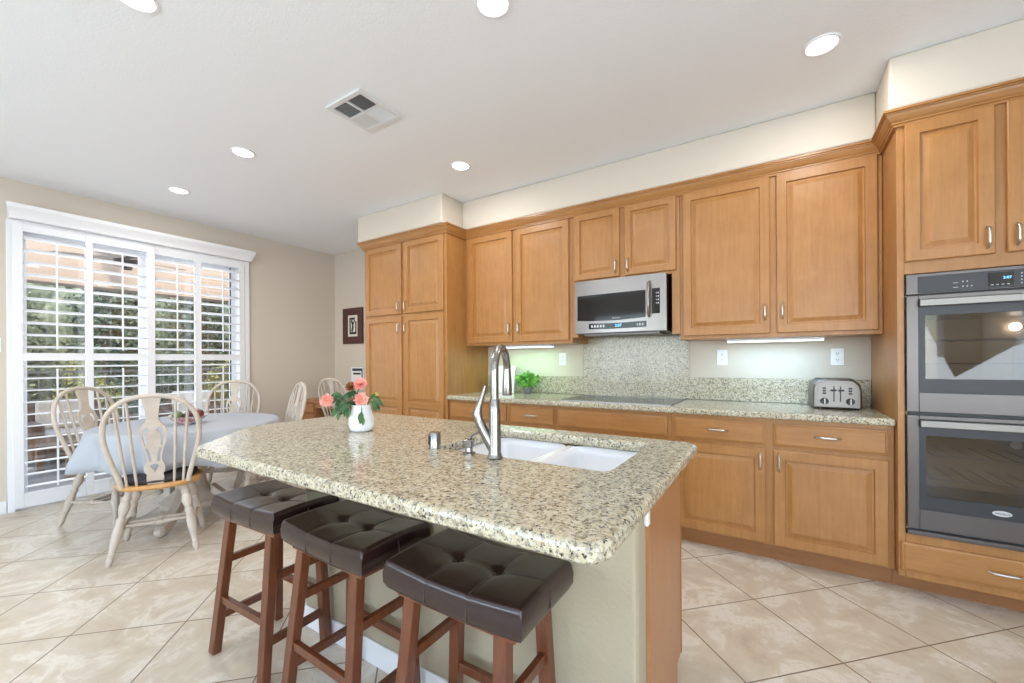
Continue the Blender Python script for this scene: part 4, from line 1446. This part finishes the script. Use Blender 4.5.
# wall picture and card
t = thing('framed_picture', 'dark brown framed print with ivory mount on the nook wall beside the pantry', 'picture')
px0, px1, pz0, pz1 = -5.13, -4.71, 1.475, 1.97
f = B()
y0, y1 = YN - .028, YN - .001
f.box(px0, px1, y0, y1, pz0, pz0 + .10).box(px0, px1, y0, y1, pz1 - .10, pz1).box(px0, px0 + .10, y0, y1, pz0 + .10, pz1 - .10).box(px1 - .10, px1, y0, y1, pz0 + .10, pz1 - .10)
f.build('frame', 'frame', t, bevel=.005)
B().box(px0 + .10, px1 - .10, y1 - .012, y1 - .004, pz0 + .10, pz1 - .10).build('mount', 'mount', t)
a = B()
cx_, cz_ = (px0 + px1) / 2, (pz0 + pz1) / 2
yy = y1 - .014
for bx in ((-.075, -.05, -.115, .115), (.05, .075, -.115, .06), (-.05, .05, -.115, -.085), (-.045, .04, .085, .115)): a.box(cx_ + bx[0], cx_ + bx[1], yy, yy + .002, cz_ + bx[2], cz_ + bx[3])
a.bar((cx_ - .03, yy + .001, cz_ + .08), (cx_ + .0, yy + .001, cz_), .03, .002, (0, 1, 0)).bar((cx_ + .0, yy + .001, cz_), (cx_ - .025, yy + .001, cz_ - .08), .035, .002, (0, 1, 0)).bar((cx_ + .0, yy + .001, cz_ + .02), (cx_ + .04, yy + .001, cz_ + .08), .02, .002, (0, 1, 0))
a.build('artwork', 'black', t)
settle(t, (cx_, YN, pz0))
t = thing('framed_card', 'small white card in a thin frame on the nook wall, just below the brown picture', 'picture')
cx0, cx1, cz0, cz1 = -4.97, -4.71, .94, 1.15
B().box(cx0, cx1, YN - .012, YN - .001, cz0, cz1).build('frame', 'outlet', t, bevel=.003)
B().box(cx0 + .03, cx1 - .015, YN - .014, YN - .012, cz1 - .05, cz1 - .015).box(cx1 - .035, cx1 - .015, YN - .014, YN - .012, cz0 + .06, cz1 - .05).build('dark_band', 'seal', t)
B().box(cx0 + .05, cx1 - .055, YN - .014, YN - .012, cz0 + .11, cz0 + .135).build('printed_lines', 'panel', t)
settle(t, ((cx0 + cx1) / 2, YN, cz0))

# ------------------------------------------------------------------ ceiling fittings
def downlight(label, x, y, energy=7.5, visible=True):
    t = thing('recessed_light', label, 'light', 'recessed ceiling lights')
    B().loops([[(q * math.cos(2 * math.pi * k / 32), q * math.sin(2 * math.pi * k / 32), z) for k in range(32)] for q, z in ((.078, 0), (.075, -.006), (.066, -.007), (.060, -.001))], False, False).build('trim_ring', 'white', t, smooth=50)
    B().lathe([(.001, -.0035), (.059, -.0035), (.061, -.0005), (.001, -.0005)], 32).build('lens', 'lamp', t)
    place(t, x, y, 0, CZ)
    d = bpy.data.lights.new('recessed_lamp', 'AREA')
    d.shape = 'DISK'
    d.size = .115
    d.energy = energy
    d.color = (1.0, .985, .96)
    o = bpy.data.objects.new('recessed_lamp', d)
    COL.objects.link(o)
    o.location = (x, y, CZ - .008)


for lab, x, y in (('lit recessed ceiling light above the island sink, at the top edge', -1.01, 1.455), ('lit recessed ceiling light above the counter near the oven cabinet', .203, 2.52),
                  ('lit recessed ceiling light before the wall cabinets next to the pantry', -2.075, 2.53), ('lit recessed ceiling light between the vent and the dining table', -3.27, 1.50),
                  ('lit recessed ceiling light above the dining table, closest to the shutters', -4.47, 1.52), ('lit recessed ceiling light cut by the top edge, left of the vent', -2.255, .62)):
    downlight(lab, x, y)
t = thing('ceiling_vent', 'white square air vent in the ceiling with four louvered quarters', 'vent')
vx, vy, vs = -2.11, 1.655, .158
f = B()
z0, z1 = CZ - .012, CZ - .001
f.box(vx - vs, vx + vs, vy - vs, vy - vs + .03, z0, z1).box(vx - vs, vx + vs, vy + vs - .03, vy + vs, z0, z1)
f.box(vx - vs, vx - vs + .03, vy - vs + .03, vy + vs - .03, z0, z1).box(vx + vs - .03, vx + vs, vy - vs + .03, vy + vs - .03, z0, z1)
f.box(vx - .007, vx + .007, vy - vs + .03, vy + vs - .03, z0, z1).box(vx - vs + .03, vx - .007, vy - .007, vy + .007, z0, z1).box(vx + .007, vx + vs - .03, vy - .007, vy + .007, z0, z1)
f.build('vent_frame', 'vent', t, bevel=.002)
B().box(vx - vs + .03, vx + vs - .03, vy - vs + .03, vy + vs - .03, CZ - .003, CZ - .001).build('backing', 'duct', t)
for qx in (-1, 1):
    for qy in (-1, 1):
        s_ = B()
        a0, a1 = (.007, vs - .03)
        alongx = qx * qy > 0
        for k in range(9):
            p = a0 + (a1 - a0) * (k + .5) / 9
            tilt = .005 * (1 if qx > 0 else -1)
            if alongx: s_.bar((vx + qx * a0, vy + qy * p, CZ - .0075), (vx + qx * a1, vy + qy * p, CZ - .0075), .009, .0012, (0, tilt * 160, 1))
            else: s_.bar((vx + qx * p, vy + qy * a0, CZ - .0075), (vx + qx * p, vy + qy * a1, CZ - .0075), .009, .0012, (tilt * 160, 0, 1))
        s_.build('vent_louvers', 'vent', t)
settle(t, (vx, vy, CZ))
